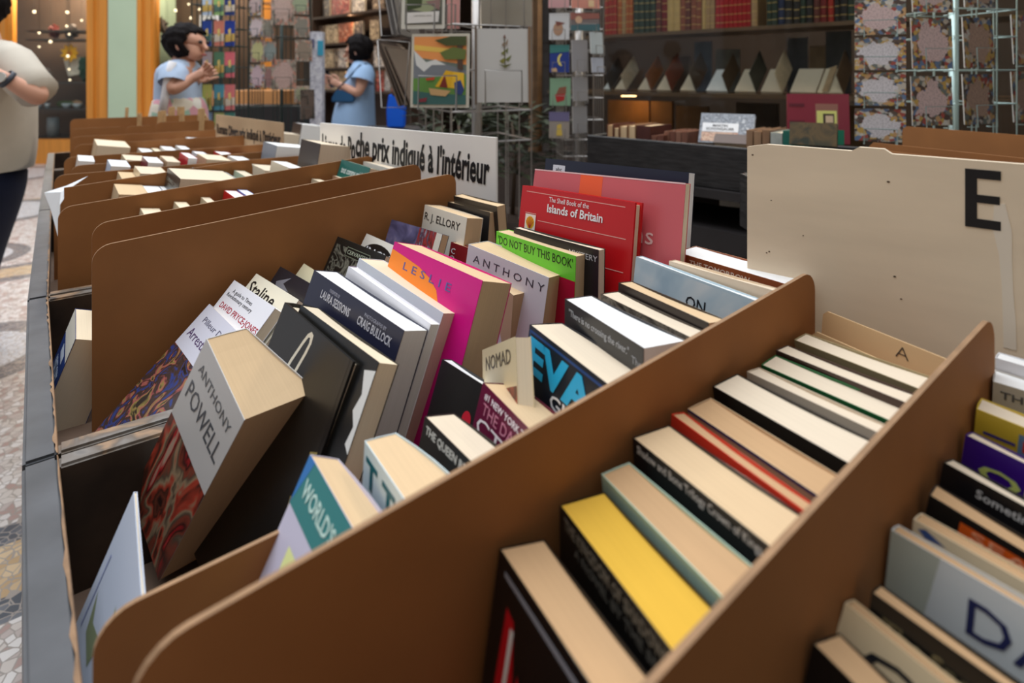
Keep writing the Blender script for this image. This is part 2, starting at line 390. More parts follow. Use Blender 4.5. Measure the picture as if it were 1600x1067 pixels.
# wooden slats standing in the farthest tray
slat_m = mat(rgb(198, 160, 112), .7, .2, 30)
for i, (x0, x1, y0, y1, t) in enumerate([(191, 195, 168, 190, 3.05), (213, 219, 177, 200, 2.75), (241, 247, 174, 218, 2.6), (250, 257, 173, 196, 2.75), (258, 263, 168, 190, 2.9), (264, 271, 167, 188, 2.95), (272, 277, 167, 188, 3.0), (279, 286, 167, 192, 2.8), (304, 314, 170, 212, 2.65), (316, 324, 184, 212, 2.7)]):
    bm = NB(); p = at(x0, y0, t); q = at(x1, y1, t); d = 0 if i % 2 else .012
    zb = CZ+FLOOR_T
    w_ = (q.x-p.x)
    vs = bx(bm, 0, w_, -.004, .004, 0, p.z-zb)
    for v in vs:
        if v.co.z > .01: v.co.y += .01; v.co.x += d
    o = obj('wooden_stick', bm, slat_m); o.location = (p.x, t, zb)
    tag(o, 'bare wooden slat standing in the farthest tray, %s from the left' % ['first', 'second', 'third', 'fourth', 'fifth', 'sixth', 'seventh', 'eighth', 'ninth', 'tenth'][i], 'slat', 'wooden slats in the far tray')
# sheet of white paper hanging over the third tray
bm = NB()
P = [at(137, 275, 1.27), at(104, 290, 1.27), at(69, 301, 1.26), at(80, 330, 1.23), at(91, 372, 1.19), at(93, 320, 1.21), at(112, 292, 1.24)]
ctr = bm.verts.new(at(95, 300, 1.235)); vv = [bm.verts.new(p) for p in P]
for i in range(len(vv)): bm.faces.new((ctr, vv[i], vv[(i+1) % len(vv)]))
bmesh.ops.recalc_face_normals(bm, faces=bm.faces)
bmesh.ops.solidify(bm, geom=bm.faces[:], thickness=.0008)
tag(obj('paper_sheet', bm, mat(rgb(228, 230, 232), .7, .06, 10)), 'curled sheet of white paper hanging over the left corner of the third tray', 'paper')
# E board
SD = Vector((-.723, .691, 0)).normalized()      # direction of the shop front, away to the left
SN = Vector((.691, .723, 0)).normalized()       # into the shop
def frame_M(o, right, up=Vector((0, 0, 1))):
    """x = right, z = up, -y faces the viewer"""
    y = up.cross(right).normalized()
    M = Matrix.Identity(4)
    for i in range(3): M[i][0] = right[i]; M[i][1] = y[i]; M[i][2] = up[i]; M[i][3] = o[i]
    return M
def sign_board(name, label, TL, TR_dir, w, h, th, m, shape=None):
    M = frame_M(TL-Vector((0, 0, h)), TR_dir.normalized())
    r = root(name, M, label, 'sign')
    bm = NB(); pts = shape or [(0, 0), (w, 0), (w, h), (0, h)]
    prism(bm, [(x, 0, z) for x, z in pts], (0, th, 0)); obj('board', bm, m, r)
    return r
Eo = Vector((1.127*U, 2.812*U, CZ-.316*U))
pale_wood = mat(rgb(230, 212, 186), .6, .10, 5, (1, 1, 5), bump=.1)
hE = 1.72*U; wE = .62
eb = sign_board('letter_board', 'pale plywood board marked with a big black letter E', Eo, -SD, wE, hE, .006, pale_wood,
    [(0, 0), (wE, 0), (wE, hE), (.13, hE), (.124, hE+.004), (.104, hE+.004), (.098, hE), (.02, hE), (.0, hE-.004)])
# position of a pixel on the E board
def on_plane(x, y, o, d):
    rx = (x-800)/FPX; k = (o.x-rx*o.y)/(rx*d.y-d.x); t = o.y+d.y*k
    return k, CZ-(y-HOR)/FPX*t
k0, z0 = on_plane(1508, 263, Eo, -SD); k1, _ = on_plane(1564, 263, Eo, -SD); _, z1 = on_plane(1508, 353, Eo, -SD)
ew, eh = k1-k0, z0-z1; st = ew*.34
bm = NB(); zb0 = z1-(Eo.z-hE)
ink = mat(rgb(24, 24, 28), .4)
prism(bm, [(k0+x, -.0006, zb0+z) for x, z in [(0, 0), (ew, 0), (ew, st*.95), (st, st*.95), (st, eh/2-st*.42), (ew*.97, eh/2-st*.42), (ew*.97, eh/2+st*.42), (st, eh/2+st*.42), (st, eh-st*.95), (ew, eh-st*.95), (ew, eh), (0, eh)]], (0, .0008, 0))
obj('letter_e', bm, ink, eb)
bm = NB(); drip = [(1562, 318), (1566, 360), (1571, 400), (1574, 450), (1577, 500), (1578, 545)]; Lp, Rp = [], []
for i, (x, y) in enumerate(drip):
    k, z = on_plane(x, y, Eo, -SD); ww = (.0035, .006, .004, .0035, .004, .004)[i]; Lp.append((k-ww, -.0004, z-(Eo.z-hE))); Rp.append((k+ww, -.0004, z-(Eo.z-hE)))
prism(bm, Lp+Rp[::-1], (0, .0006, 0)); obj('paint_drip', bm, mat(rgb(226, 215, 198), .6), eb)
bm = NB()
for (x, y, s) in [(1388, 284, .0014), (1205, 313, .0008), (1198, 395, .0009), (1202, 393, .001), (1176, 242, .0012), (1398, 432, .0012), (1255, 368, .0007), (1408, 467, .0009)]:
    k, z = on_plane(x, y, Eo, -SD); c = (k, -.0003, z-(Eo.z-hE))
    prism(bm, [(c[0]+s*math.cos(j), -.0003, c[2]+s*.7*math.sin(j)) for j in (0, 1, 2, 3, 4, 5)], (0, .0005, 0))
obj('nail_hole', bm, mat(rgb(92, 74, 58), .8), eb)
# white price sign and kraft price sign
d1 = Vector((-.783, .622, 0)).normalized()
Wr = Vector((-.137*U, 5.0*U, CZ-.518*U)); wS = 2.585*U; hS = .235
sg = sign_board('price_sign', 'white board lettered Livres de Poche prix indiqué behind the middle rows', Wr+d1*wS, -d1, wS, hS, .005, mat(rgb(248, 246, 242), .6, .04, 8))
k0, z0 = on_plane(765, 243, Wr+d1*wS, -d1); k1, _ = on_plane(556, 220, Wr+d1*wS, -d1); _, z1 = on_plane(757, 283, Wr+d1*wS, -d1)
letter('sign_lettering', 'che prix indiqué à l\'intérieur', Matrix.Translation(((k0+k1)/2, -.0004, hS-.060)) @ Matrix.Rotation(R_(3), 4, 'Y'), k0-k1, .078, ink, sg, .026, th=.0006)
kk, _ = on_plane(503, 200, Wr+d1*wS, -d1)
letter('sign_lettering', 'Livres de Po', Matrix.Translation(((kk+k1)/2, -.0004, hS-.055)), (k1-kk)*.97, .058, ink, sg, .026, th=.0006)
Kr = at(442, 193, 1.97); Kl = at(337, 178, 2.42); dk = Vector((Kl.x-Kr.x, Kl.y-Kr.y, 0)); wK = dk.length
kraft = mat(rgb(196, 166, 130), .75, .08, 10)
sk = sign_board('price_sign', 'brown kraft board lettered Romans Divers in the far rows', Vector((Kl.x, Kl.y, (Kl.z+Kr.z)/2)), -dk, wK, .24, .004, kraft)
letter('sign_lettering', 'Romans Divers prix indiqué à l\'intérieur', Matrix.Translation((wK*.5, -.0004, .24-.062)), wK*.95, .055, ink, sk, .026, th=.0006)
# ---------------------------------------------------------------- books in the near rows
def B(k, label, dH=0, **kw):
    a, b, z, yaw, lean, roll, w, tf, tn, H = FIT[k]
    return book(W(a, b, z), yaw, lean, roll, w, tf, tn, H+dH, label, **kw)
RED = rgb(190, 24, 30); NAVY = rgb(22, 26, 48)
G_A = 'books leaning in the row of the Staline book'; G_B = 'large paperbacks in the middle foreground row'; G_C = 'paperbacks in the row in front of the middle row'
G_D = 'old paperbacks packed between the two foreground dividers'; G_E = 'books in the row at the right edge'
pic_flower = mat_picture([rgb(30, 24, 22), rgb(60, 44, 36), rgb(44, 66, 140), rgb(70, 52, 44), rgb(60, 44, 40), rgb(170, 90, 86), rgb(150, 130, 70), rgb(50, 40, 34)], 30, 3, dist=1.6)
B('a1', 'white book with a dark flower painting on its cover, leftmost of its row', cover=rgb(214, 214, 226), page='cream', group=G_A,
  art=[('rect', 0, .30, 1, 1, pic_flower), ('text', 'Pilleur Dupe', .5, .09, .7, .05, rgb(110, 110, 130)), ('text', 'Arrestation', .45, .19, .75, .06, rgb(90, 70, 110))])
B('a2', 'white book with DAVID PRYCE-JONES in red lettering', cover=rgb(234, 234, 240), page='cream', group=G_A,
  art=[('text', 'A guide to Times\nRevolutionary century', .38, .075, .62, .065, rgb(50, 50, 60)), ('text', 'DAVID PRYCE-JONES', .54, .165, .9, .05, rgb(170, 20, 50), .005)])
B('a3', 'cream book titled Staline in black letters', cover=rgb(232, 226, 206), page='cream', group=G_A, art=[('text', 'Staline', .36, .085, .62, .085, BLACK, .012)])
B('a4', 'dark book with white title letters just right of the Staline book', cover=rgb(34, 34, 42), page='cream', group=G_A,
  art=[('poly', [(.12, .1), (.4, .03), (.3, .09), (.5, .12), (.2, .16)], rgb(120, 120, 130)), ('text', 'HONORE', .62, .22, .6, .1, WHITE, .02)])
B('a5', 'small cream and yellow book peeking out behind the navy book', cover=rgb(222, 214, 180), page='cream', group=G_A, art=[('rect', .1, .1, .9, .3, rgb(214, 206, 80))])
B('a6', 'black book with grey swirls and a small framed title leaning on the hardboard divider', cover=rgb(28, 28, 26), page='cream', group=G_A,
  art=[('rect', .05, .05, .98, .98, mat_picture([rgb(22, 22, 20), rgb(26, 26, 24), rgb(120, 120, 108), rgb(24, 24, 22), rgb(22, 22, 20)], 26, 5, dist=3)), ('rect', .28, .04, .75, .11, rgb(120, 128, 110)), ('rect', .29, .045, .74, .105, rgb(20, 20, 20)), ('text', 'CERVANTES', .515, .075, .4, .03, rgb(170, 180, 160))])
B('a7', 'white book with a black semicircle logo reading INCM', cover=rgb(226, 222, 212), page='cream', group=G_A,
  art=[('ell', .46, .14, .38, .1, rgb(24, 24, 24)), ('rect', 0, .2, 1, .6, rgb(226, 222, 212)), ('text', 'INCM', .46, .12, .6, .07, WHITE, .01)])
B('a8', 'book with a stormy violet sky and dark red picture on its cover', cover=rgb(70, 66, 92), page='tan', group=G_A,
  art=[('rect', 0, 0, .58, .7, mat_picture([rgb(50, 48, 76), rgb(96, 92, 130), rgb(160, 150, 170)], 16, 2)), ('rect', .58, 0, .9, .7, mat_picture([rgb(40, 24, 26), rgb(150, 40, 36), rgb(60, 50, 70), rgb(170, 160, 170)], 40, 8, (3, 1, .6))), ('rect', .9, 0, 1, 1, rgb(206, 200, 188))])
B('a9', 'thick white paperback by R. J. ELLORY with tan page edges', cover=rgb(224, 218, 204), page='tan', group=G_A, bulge=.003,
  art=[('text', 'R. J. ELLORY', .46, .1, .84, .085, BLACK, .01)])
B('a10', 'black covered paperback with a red back behind the R. J. ELLORY book', cover=rgb(34, 32, 32), page='tan', group=G_A, art=[('rect', .75, .3, 1, 1, RED)])
B('a11', 'last black covered paperback of the row, beside the white price sign', cover=rgb(40, 36, 34), page='tan', group=G_A)
# small red paperback in front of the ELLORY book
book(W(2.2*U, 3.60*U, -1.18*U), 5, 12, 0, .06, .012, .012, .16, 'small dark red paperback standing in front of the R. J. ELLORY book', cover=rgb(130, 30, 34), page='tan', group=G_A, art=[('text', 'C\nO\nF\nF\nE\nE', .15, .25, .2, .4, WHITE)])
# blue book at the left end beside the tall divider
bb = book(W(.06*U, 4.80*U, -1.52*U), 0, 20, 2, .112, .05, .05, .118, 'blue book with white lettering leaning at the left end of the second tray', cover=rgb(20, 52, 120), page='cream',
  art=[('rect', 0, 0, 1, .27, rgb(232, 228, 214)), ('text', 'HISTORY\nFACTORY', .5, .62, .7, .3, rgb(200, 214, 235), .02), ('rect', .3, .3, .7, .4, rgb(210, 220, 235))])
# shoe-like trinket
def trinket():
    c = at(93, 636, .80); c.z = CZ+FLOOR_T
    r = root('toy_shoe', Matrix.Translation(c) @ Matrix.Rotation(R_(25), 4, 'Z'), 'tiny black and white shoe lying at the left end of the second tray', 'shoe')
    bm = NB()
    bmesh.ops.create_uvsphere(bm, u_segments=16, v_segments=10, radius=1, matrix=Matrix.Translation((0, 0, .008)) @ Matrix.Diagonal((.0125, .008, .008, 1)))
    for v in bm.verts:
        if v.co.z < .003: v.co.z = .003
    obj('upper', bm, mat(rgb(24, 26, 34), .4), r, smooth=True)
    bm = NB(); tube(bm, [(0, 0, 0), (0, 0, .0035)], .0085, 20)
    for v in bm.verts: v.co.x *= 1.6
    obj('sole', bm, mat(rgb(220, 220, 218), .5), r)
    bm = NB(); tube(bm, [(-.004, -.0065, .011), (0, -.003, .0155), (.004, .003, .0155)], .0012, 6); obj('stripe', bm, mat(WHITE, .5), r)
trinket()
# middle row
b0 = B('b0', 'pale blue and white book, first of the middle row, slumped behind the low divider', cover=rgb(206, 214, 230), page='cream', group=G_B,
  art=[('poly', [(.55, .30), (.62, .34), (.72, .31), (.70, .45), (.6, .43)], rgb(150, 158, 120)), ('poly', [(.15, .55), (.3, .62), (.55, .52), (.5, .7), (.25, .72)], rgb(140, 150, 112)), ('rect', .1, .35, .12, .8, rgb(150, 160, 200))])
pic_powell = mat_picture([rgb(50, 30, 26), rgb(120, 60, 44), rgb(70, 44, 34), rgb(190, 70, 50), rgb(170, 146, 116), rgb(100, 84, 68), rgb(150, 70, 52), rgb(60, 34, 30), rgb(190, 40, 44), rgb(190, 160, 140)], 20, 7, (1.8, 1, .55), dist=.5)
B('b1', 'thick paperback with a white ANTHONY POWELL title panel over a red brown painting', cover=rgb(216, 216, 216), page='tan', group=G_B, bulge=.0,
  art=[('rect', 0, .44, 1, 1, pic_powell), ('text', 'ANTHONY', .5, .115, .8, .05, rgb(96, 100, 106)), ('text', 'POWELL', .5, .25, .84, .095, rgb(84, 88, 96))])
B('b2', 'black book with a white ribbon-like loop on its glossy cover', cover=rgb(24, 22, 20), page='cream', group=G_B, hard=True,
  art=[('poly', [(0, .0), (.97, .0), (.97, 1), (0, 1)], rgb(30, 27, 24))]+
  [('poly', [(.30, .24), (.345, .16), (.41, .07), (.44, .035), (.475, .018), (.51, .025), (.52, .055), (.505, .10), (.47, .17), (.43, .24), (.405, .24), (.445, .165), (.478, .10), (.492, .06), (.482, .04), (.46, .045), (.43, .08), (.37, .165), (.33, .24)], rgb(222, 212, 190)), ('poly', [(.90, .34), (.97, .32), (.96, .40), (.92, .41)], rgb(150, 134, 80)), ('poly', [(.86, .5), (.94, .48), (.92, .58), (.88, .57)], rgb(130, 116, 66)), ('poly', [(.70, .72), (.80, .70), (.78, .80), (.72, .79)], rgb(110, 100, 60))])
B('b3', 'black book with a torn white edge, right behind the white loop book', cover=rgb(20, 20, 20), page='cream', group=G_B,
  art=[('poly', [(.9, .05), (1, .03), (1, .3), (.95, .28), (.97, .22), (.92, .18), (.95, .12)], rgb(226, 226, 222))])
pic_church = mat_picture([rgb(24, 24, 34), rgb(30, 30, 42), rgb(28, 28, 40), rgb(170, 166, 160)], 40, 1, dist=.6)
B('b4', 'thick navy paperback lettered LAURA SESSIONS and CRAIG BULLOCK', cover=rgb(44, 46, 68), page='white', group=G_B,
  art=[('poly', [(0, .15), (.25, .12), (.5, .14), (1, .20), (1, 1), (0, 1)], rgb(26, 26, 32)), ('text', 'FOREWORD BY', .3, .034, .12, .014, rgb(170, 172, 190)), ('text', 'LAURA SESSIONS', .33, .066, .34, .034, rgb(215, 215, 225), .01), ('text', 'PHOTOGRAPHS BY', .75, .034, .22, .014, rgb(170, 172, 190)),
       ('text', 'CRAIG BULLOCK', .76, .066, .34, .034, rgb(215, 215, 225), .01), ('poly', [(.28, .24), (.33, .2), (.36, .22), (.38, .14), (.4, .21), (.43, .18), (.46, .22), (.6, .23), (.8, .3), (.3, .27)], rgb(190, 184, 176)), ('ell', .92, .36, .06, .06, rgb(224, 224, 220))])
B('b5', 'thin white book with violet page edges beside the navy paperback', cover=rgb(230, 230, 236), page='white', spine=rgb(170, 150, 180), group=G_B)
B('b6', 'thick white covered paperback with a grey drawing, pages tan, right of the navy paperback', cover=rgb(224, 230, 238), page='cream', group=G_B, bulge=.004,
  art=[('poly', [(.08, .06), (.3, .045), (.38, .09), (.3, .14), (.1, .13)], rgb(120, 120, 124)), ('ell', .55, .1, .01, .01, BLACK), ('ell', .62, .12, .01, .012, BLACK)])
B('b7', 'thick paperback with a magenta and orange cover lettered LESLIE', cover=rgb(214, 0, 130), page='tan', group=G_B, bulge=.004,
  art=[('poly', [(.0, .035), (.16, .045), (.36, .06), (.5, .085), (.6, .12), (.66, .18), (.68, .26), (.66, .45), (.6, .6), (0, .7)], rgb(250, 140, 36)), ('text', 'L E S L I E', .46, .085, .55, .035, rgb(90, 90, 160))])
B('b7b', 'stout tan paperback with plain page edges between the magenta and the ANTHONY books', cover=rgb(206, 186, 150), page='tan', group=G_B, bulge=.003)
B('b8', 'white paperback spaced lettered ANTHONY with tan pages', cover=rgb(224, 226, 232), page='tan', group=G_B, bulge=.003,
  art=[('text', 'A N T H O N Y', .53, .07, .88, .045, rgb(70, 70, 80))])
B('b9', 'bright green book lettered DO NOT BUY THIS BOOK', cover=rgb(112, 214, 60), page='tan', group=G_B,
  art=[('text', "'DO NOT BUY THIS BOOK'", .5, .045, .94, .05, rgb(20, 50, 20)), ('rect', 0, .135, 1, 1, rgb(176, 12, 56))])
B('b10', 'black book with small grey capitals behind the bright green one', cover=rgb(30, 30, 34), page='ivory', group=G_B, art=[('text', 'MYSTERY', .84, .05, .3, .03, rgb(200, 200, 205))])
# shell book rests on a stack of boards
a, b, z, yaw, lean, roll, w, tf, tn, H = FIT['b11']
sb = book(W(a, b, z), yaw, lean, roll, w, .016, .016, .128, 'worn red hardback The Shell Book of the Islands of Britain', cover=rgb(196, 22, 28), page='cream', hard=True, group=G_B,
  art=[('rect', .05, .05, .93, .057, rgb(230, 170, 160)), ('rect', .19, .33, .95, .337, rgb(230, 170, 160)), ('rect', .06, .27, .17, .277, rgb(230, 170, 160)), ('rect', .28, .62, .95, .627, rgb(230, 170, 160)), ('rect', .28, .88, .95, .887, rgb(230, 170, 160)),
       ('text', 'The Shell Book of the', .465, .10, .36, .05, WHITE), ('text', 'Islands of Britain', .52, .19, .49, .085, WHITE, .02), ('rect', .065, .285, .17, .46, rgb(240, 226, 214)),
       ('poly', [(.118+.042*math.cos(t), .37-.065*math.sin(t)) for t in [x*math.pi/10-.5 for x in range(13)]]+[(.098, .43), (.138, .43)], rgb(240, 180, 20))])
bm = NB(); hb = .128
for i in range(6):
    t = math.pi*(.10+.16*i); c0 = Vector((.118*w, -.0016, hb*(1-.425))); c1 = Vector((.118*w+.040*w*math.cos(t), -.0016, hb*(1-.37)+.06*hb*math.sin(t)))
    n = Vector((-(c1-c0).z, 0, (c1-c0).x)).normalized()*.0003
    prism(bm, [c0-n, c1-n, c1+n, c0+n], (0, .0002, 0))
obj('shell_ribs', bm, cm(RED), [c for c in sb.children if c.name.startswith('cover')][0])
# support under the shell book
a2, b2_, z2 = a, b, z-.128*math.cos(R_(lean))
bm = NB(); zb_ = CZ+NEARFL; Pp = [W(a-.03, b-.005, 0), W(a-.03, b-w+.004, 0), W(a+.012, b-w+.004, 0), W(a+.012, b-.005, 0)]
o0 = Vector((Pp[0].x, Pp[0].y, zb_)); prism(bm, [Vector((p.x, p.y, zb_))-o0 for p in Pp], (0, 0, CZ+z2-.0008-zb_))
o = obj('cardboard_box', bm, board_m); o.location = o0; tag(o, 'plain brown cardboard block under the red Shell book', 'box')
a, b, z, yaw, lean, roll, w, tf, tn, H = FIT['b12']
book(W(a+.004, b, z), yaw, lean, roll, w, tf, tn, H, 'large faded pink-red book with an orange square, behind the Shell book', cover=rgb(200, 92, 98), page='cream', group=G_B,
  art=[('rect', .36, .004, .515, .20, rgb(236, 92, 40)), ('text', 'visions', .66, .225, .38, .065, rgb(226, 190, 186)), ('rect', .0, 0.0, 1, .006, rgb(226, 190, 190))])
B('b13', 'largest navy blue hardback with white page edge, rearmost behind the pink book', cover=rgb(22, 26, 48), page='white', group=G_B, art=[('rect', .07, .03, .17, .075, rgb(216, 218, 226)), ('text', 'abc', .12, .052, .05, .02, BLACK)])
# front row c
B('c1', "small lilac paperback with a blue green band reading WORLD'S", cover=rgb(196, 192, 212), page='tan', group=G_C, bulge=.004,
  art=[('poly', [(0, 0), (1, 0), (1, .14), (0, .14)], rgb(30, 120, 120)), ('poly', [(0, 0), (.1, 0), (.0, .14)], rgb(20, 110, 180)), ('text', "WORLD'S", .34, .068, .50, .05, rgb(190, 220, 210), .02), ('ell', .72, .08, .05, .03, rgb(220, 180, 60)), ('rect', .2, .2, .6, .38, rgb(226, 232, 160)), ('text', 'Ho', .42, .28, .2, .05, rgb(60, 80, 70)), ('poly', [(.2, .38), (.6, .38), (.6, .6), (.2, .46)], rgb(40, 120, 96))])
B('c2', 'pale blue paperback with large teal capital letters', cover=rgb(206, 226, 234), page='tan', group=G_C, bulge=.005, art=[('text', 'T T', .30, .085, .5, .095, rgb(0, 96, 110), .03)])
B('c3', 'small black paperback with narrow white lettering beside the pale blue one', cover=rgb(30, 28, 26), page='ivory', group=G_C, bulge=.004, art=[('text', 'THE QUEEN RETURNS', .42, .04, .75, .035, rgb(210, 206, 196), .02)])
B('c4', 'dark maroon paperback lettered 1 NEW YORK TIMES and THE DAR', cover=rgb(100, 20, 54), page='tan', group=G_C, bulge=.004,
  art=[('text', '#1 NEW YORK TIMES', .42, .035, .7, .028, rgb(230, 220, 224), .015), ('text', 'THE DARK', .38, .08, .6, .042, rgb(200, 130, 150)), ('text', 'CTEA', .40, .145, .7, .062, rgb(236, 226, 226))])
B('c5', 'black paperback with big glowing blue EV letters over white GU', cover=rgb(18, 26, 40), page='ivory', group=G_C, bulge=.003,
  art=[('rect', .02, .015, .98, .025, rgb(30, 70, 130)), ('rect', .02, .015, .035, .98, rgb(30, 70, 130)), ('text', 'EVA', .46, .10, .84, .13, rgb(40, 176, 226), .04), ('text', 'GUY', .60, .195, .42, .05, WHITE, .01)])
B('c6', 'thick black paperback lettered There is no crossing the river', cover=rgb(40, 42, 46), page='white', group=G_C,
  art=[('text', '"There is no crossing the river."', .46, .045, .78, .035, rgb(180, 184, 190)), ('text', 'The', .93, .06, .1, .025, rgb(150, 154, 160))])
B('c7', 'tan paged paperback with a mottled dark cover behind the thick black paperback', cover=rgb(70, 64, 58), page='ivory', group=G_C, art=[('rect', 0, 0, 1, .5, mat_picture([rgb(50, 46, 42), rgb(150, 140, 124), rgb(60, 54, 50)], 50, 4))])
B('c8', 'dark brown paperback with tan pages in front of the light blue ON book', cover=rgb(48, 40, 36), page='tan', group=G_C)
B('c9', 'light grey-blue book with a cloudy sky cover lettered ON', cover=rgb(186, 206, 216), page='white', group=G_C,
  art=[('rect', .0, .01, 1, .9, mat_picture([rgb(158, 184, 200), rgb(184, 204, 214), rgb(214, 222, 224)], 9, 9, rough=.4)), ('text', 'ON', .53, .115, .15, .055, rgb(30, 34, 40), .01)])
B('c10', 'thin cream paperback between the ON book and the brown THE TOMORROW book', cover=rgb(226, 206, 180), page='ivory', group=G_C)
B('c11', 'thick brown covered paperback lettered THE TOMORROW with white pages', cover=rgb(146, 78, 44), page='white', group=G_C, art=[('text', 'THE TOMORROW', .4, .035, .52, .028, rgb(226, 210, 196), .01)])
# flat book lying across behind c3..c5
ob = book(W(1.40*U, 2.04*U, -1.15*U), -19, 8, -30, .088, .014, .014, .16, 'cream book with a dark red picture lying tilted behind the maroon paperback', cover=rgb(214, 198, 160), page='cream', group=G_C,
  art=[('rect', 0, .22, 1, 1, mat_picture([rgb(40, 14, 12), rgb(150, 40, 26), rgb(70, 20, 16), rgb(30, 14, 14)], 36, 6)), ('text', 'NOMAD', .5, .08, .75, .07, rgb(80, 70, 52))])
# book with black and pink cover right of the white paperback
book(W(1.30*U, 2.2*U, -1.22*U), 4, 20, 0, .075, .012, .012, .15, 'black book with a red mark standing right of the thick white covered paperback', cover=rgb(40, 38, 38), page='white', group=G_B,
  art=[('ell', .7, .22, .08, .05, rgb(210, 40, 60)), ('rect', .1, .45, .95, .52, rgb(170, 168, 164))])
# row d
tt = dict(group=G_D)
B('d1', 'thick paperback with a black, red and white diagonal cover, nearest in the packed row', cover=rgb(14, 13, 13), page='dusk', **tt,
  art=[('poly', [(.13, .1), (.2, .11), (.34, .5), (.08, .5)], rgb(176, 10, 26)), ('poly', [(.18, .13), (.21, .13), (.18, .5), (.15, .5)], rgb(210, 206, 200)), ('rect', .08, .028, .95, .042, rgb(130, 130, 136)), ('poly', [(.28, .2), (.5, .5), (.26, .5)], rgb(190, 14, 30)), ('ell', .33, .3, .03, .05, rgb(200, 190, 190))])
B('d2', 'paperback with mustard yellow dyed page edges and a black cover lettered in grey', cover=rgb(24, 22, 20), page='yellow', **tt,
  art=[('text', 'THE KINGDOM OF SHADOWS', .46, .035, .82, .035, rgb(110, 104, 92), .03), ('text', 'A NOVEL BY THE SEA', .5, .08, .7, .025, rgb(90, 86, 78), .02)])
B('d3', 'tan paged paperback with a pale mint green cover', cover=rgb(178, 206, 188), page='dusk', **tt)
B('d4', 'tan paperback with black cover and white serif letters, before the red one', cover=rgb(26, 24, 26), page='tan', **tt, art=[('text', 'Shadow and Bone Trilogy Crown of Kings', .47, .03, .86, .034, rgb(200, 196, 190), .01)])
B('d5', 'thin paperback with a bright red cover in the packed row', cover=rgb(206, 54, 36), page='dusk', **tt)
B('d6', 'tan paperback with a thin dark blue cover edge right behind the red one', cover=rgb(196, 168, 132), page='dusk', **tt, art=[('rect', 0, 0, 1, .011, rgb(44, 44, 110))])
B('d7', 'thick pale paperback with a black cover, broadest top of the packed row', cover=rgb(24, 22, 22), page='ivory', **tt)
B('d8', 'pale paperback without visible cover colour in front of the green one', cover=rgb(206, 190, 168), page='ivory', **tt)
B('d9', 'pale paperback with a dark green cover', cover=rgb(30, 106, 58), page='ivory', **tt)
B('d10', 'pale paperback with a dark brown cover edge behind the green one', cover=rgb(66, 46, 40), page='ivory', **tt)
B('d11', 'pale paperback with a beige cover edge, last before the A index card', cover=rgb(160, 146, 110), page='ivory', **tt)
card_m = mat(rgb(226, 190, 142), .75, .04, 6)
for (a0, b0_, bw, zt, lab, tx) in [(2.42, 1.155, .46, -1.03, 'plain tan index card standing in front of the card marked A', None), (2.50, 1.15, .50, -.965, 'tan index card marked with a thin handwritten-looking letter A', 'A')]:
    Mx = book_M(W(a0*U, b0_*U, zt*U), -8, 4, 2) @ Matrix.Translation((0, 0, -.20))
    r = root('index_card', Mx, lab, 'card', 'index cards')
    bm = NB(); pts = [(0, 0), (bw*U, 0), (bw*U, .2), (.004, .2), (0, .196)]
    prism(bm, [(x, 0, z) for x, z in pts], (0, .0012, 0)); obj('card', bm, card_m, r)
    if tx: letter('card_lettering', tx, Matrix.Translation((bw*U*.62, -.0002, .191)), .010, .009, mat(rgb(60, 50, 46), .6), r, -.02)
# row e
tt = dict(group=G_E)
B('e1', 'black covered book with a tan top, nearest in the row at the right edge', cover=rgb(16, 15, 15), page='dusk', **tt, art=[('ell', .4, .2, .04, .03, rgb(190, 190, 190))])
B('e2', 'cream book with big black curled serif letters in the row at the right edge', cover=rgb(216, 196, 160), page='dusk', **tt, art=[('text', 'Cher', .42, .085, .66, .09, rgb(34, 34, 38), .0)])
B('e3', 'dark covered book with small tan title letters before the DA book', cover=rgb(20, 19, 20), page='dusk', **tt, art=[('text', 'The Snow and the Flame', .5, .06, .9, .04, rgb(120, 110, 80), .02)])
B('e4', 'large pale grey book with dark blue letters DA', cover=rgb(198, 204, 206), page='dusk', **tt, art=[('poly', [(0, 0), (.16, 0), (.1, .3), (0, .3)], rgb(166, 172, 162)), ('text', 'DARK', .50, .095, .5, .085, rgb(40, 44, 84), .005)])
B('e5', 'curled cream paperback with a small blue mark behind the DA book', cover=rgb(222, 204, 172), page='dusk', **tt, art=[('poly', [(.02, .02), (.05, .01), (.13, .03), (.05, .035)], rgb(60, 84, 140))])
B('e6', 'black book with bright orange title lettering', cover=rgb(26, 24, 24), page='dusk', **tt, art=[('rect', .13, .025, .8, .065, rgb(236, 104, 32)), ('text', 'SEASONS', .45, .045, .55, .03, rgb(250, 180, 140))])
B('e7', 'black book with small white italic lettering, second before the purple one', cover=rgb(22, 20, 22), page='ivory', **tt, art=[('text', 'Sometimes Love', .36, .038, .42, .026, rgb(190, 188, 186), .01)])
B('e8', 'purple book with pale green round lettering at the right edge', cover=rgb(56, 20, 120), page='ivory', **tt, art=[('text', 'Outside', .45, .09, .75, .05, rgb(190, 200, 110), .02)])
B('e9', 'yellow book with blue and red patches at the right edge', cover=rgb(214, 186, 60), page='ivory', **tt, art=[('rect', .19, .03, .5, .1, rgb(110, 140, 170)), ('rect', .21, .05, .3, .09, rgb(214, 60, 40)), ('rect', .04, .07, .18, .08, rgb(60, 50, 140))])
B('e10', 'pale grey book lettered THE near the far end of the right edge row', cover=rgb(196, 190, 180), page='white', **tt, art=[('text', 'THE', .11, .042, .15, .028, rgb(90, 90, 96), .02)])
B('e11', 'white book with a small blue corner, last in the right edge row', cover=rgb(222, 222, 226), page='white', **tt, art=[('poly', [(.3, .01), (.5, .02), (.4, .08)], rgb(60, 60, 140))])
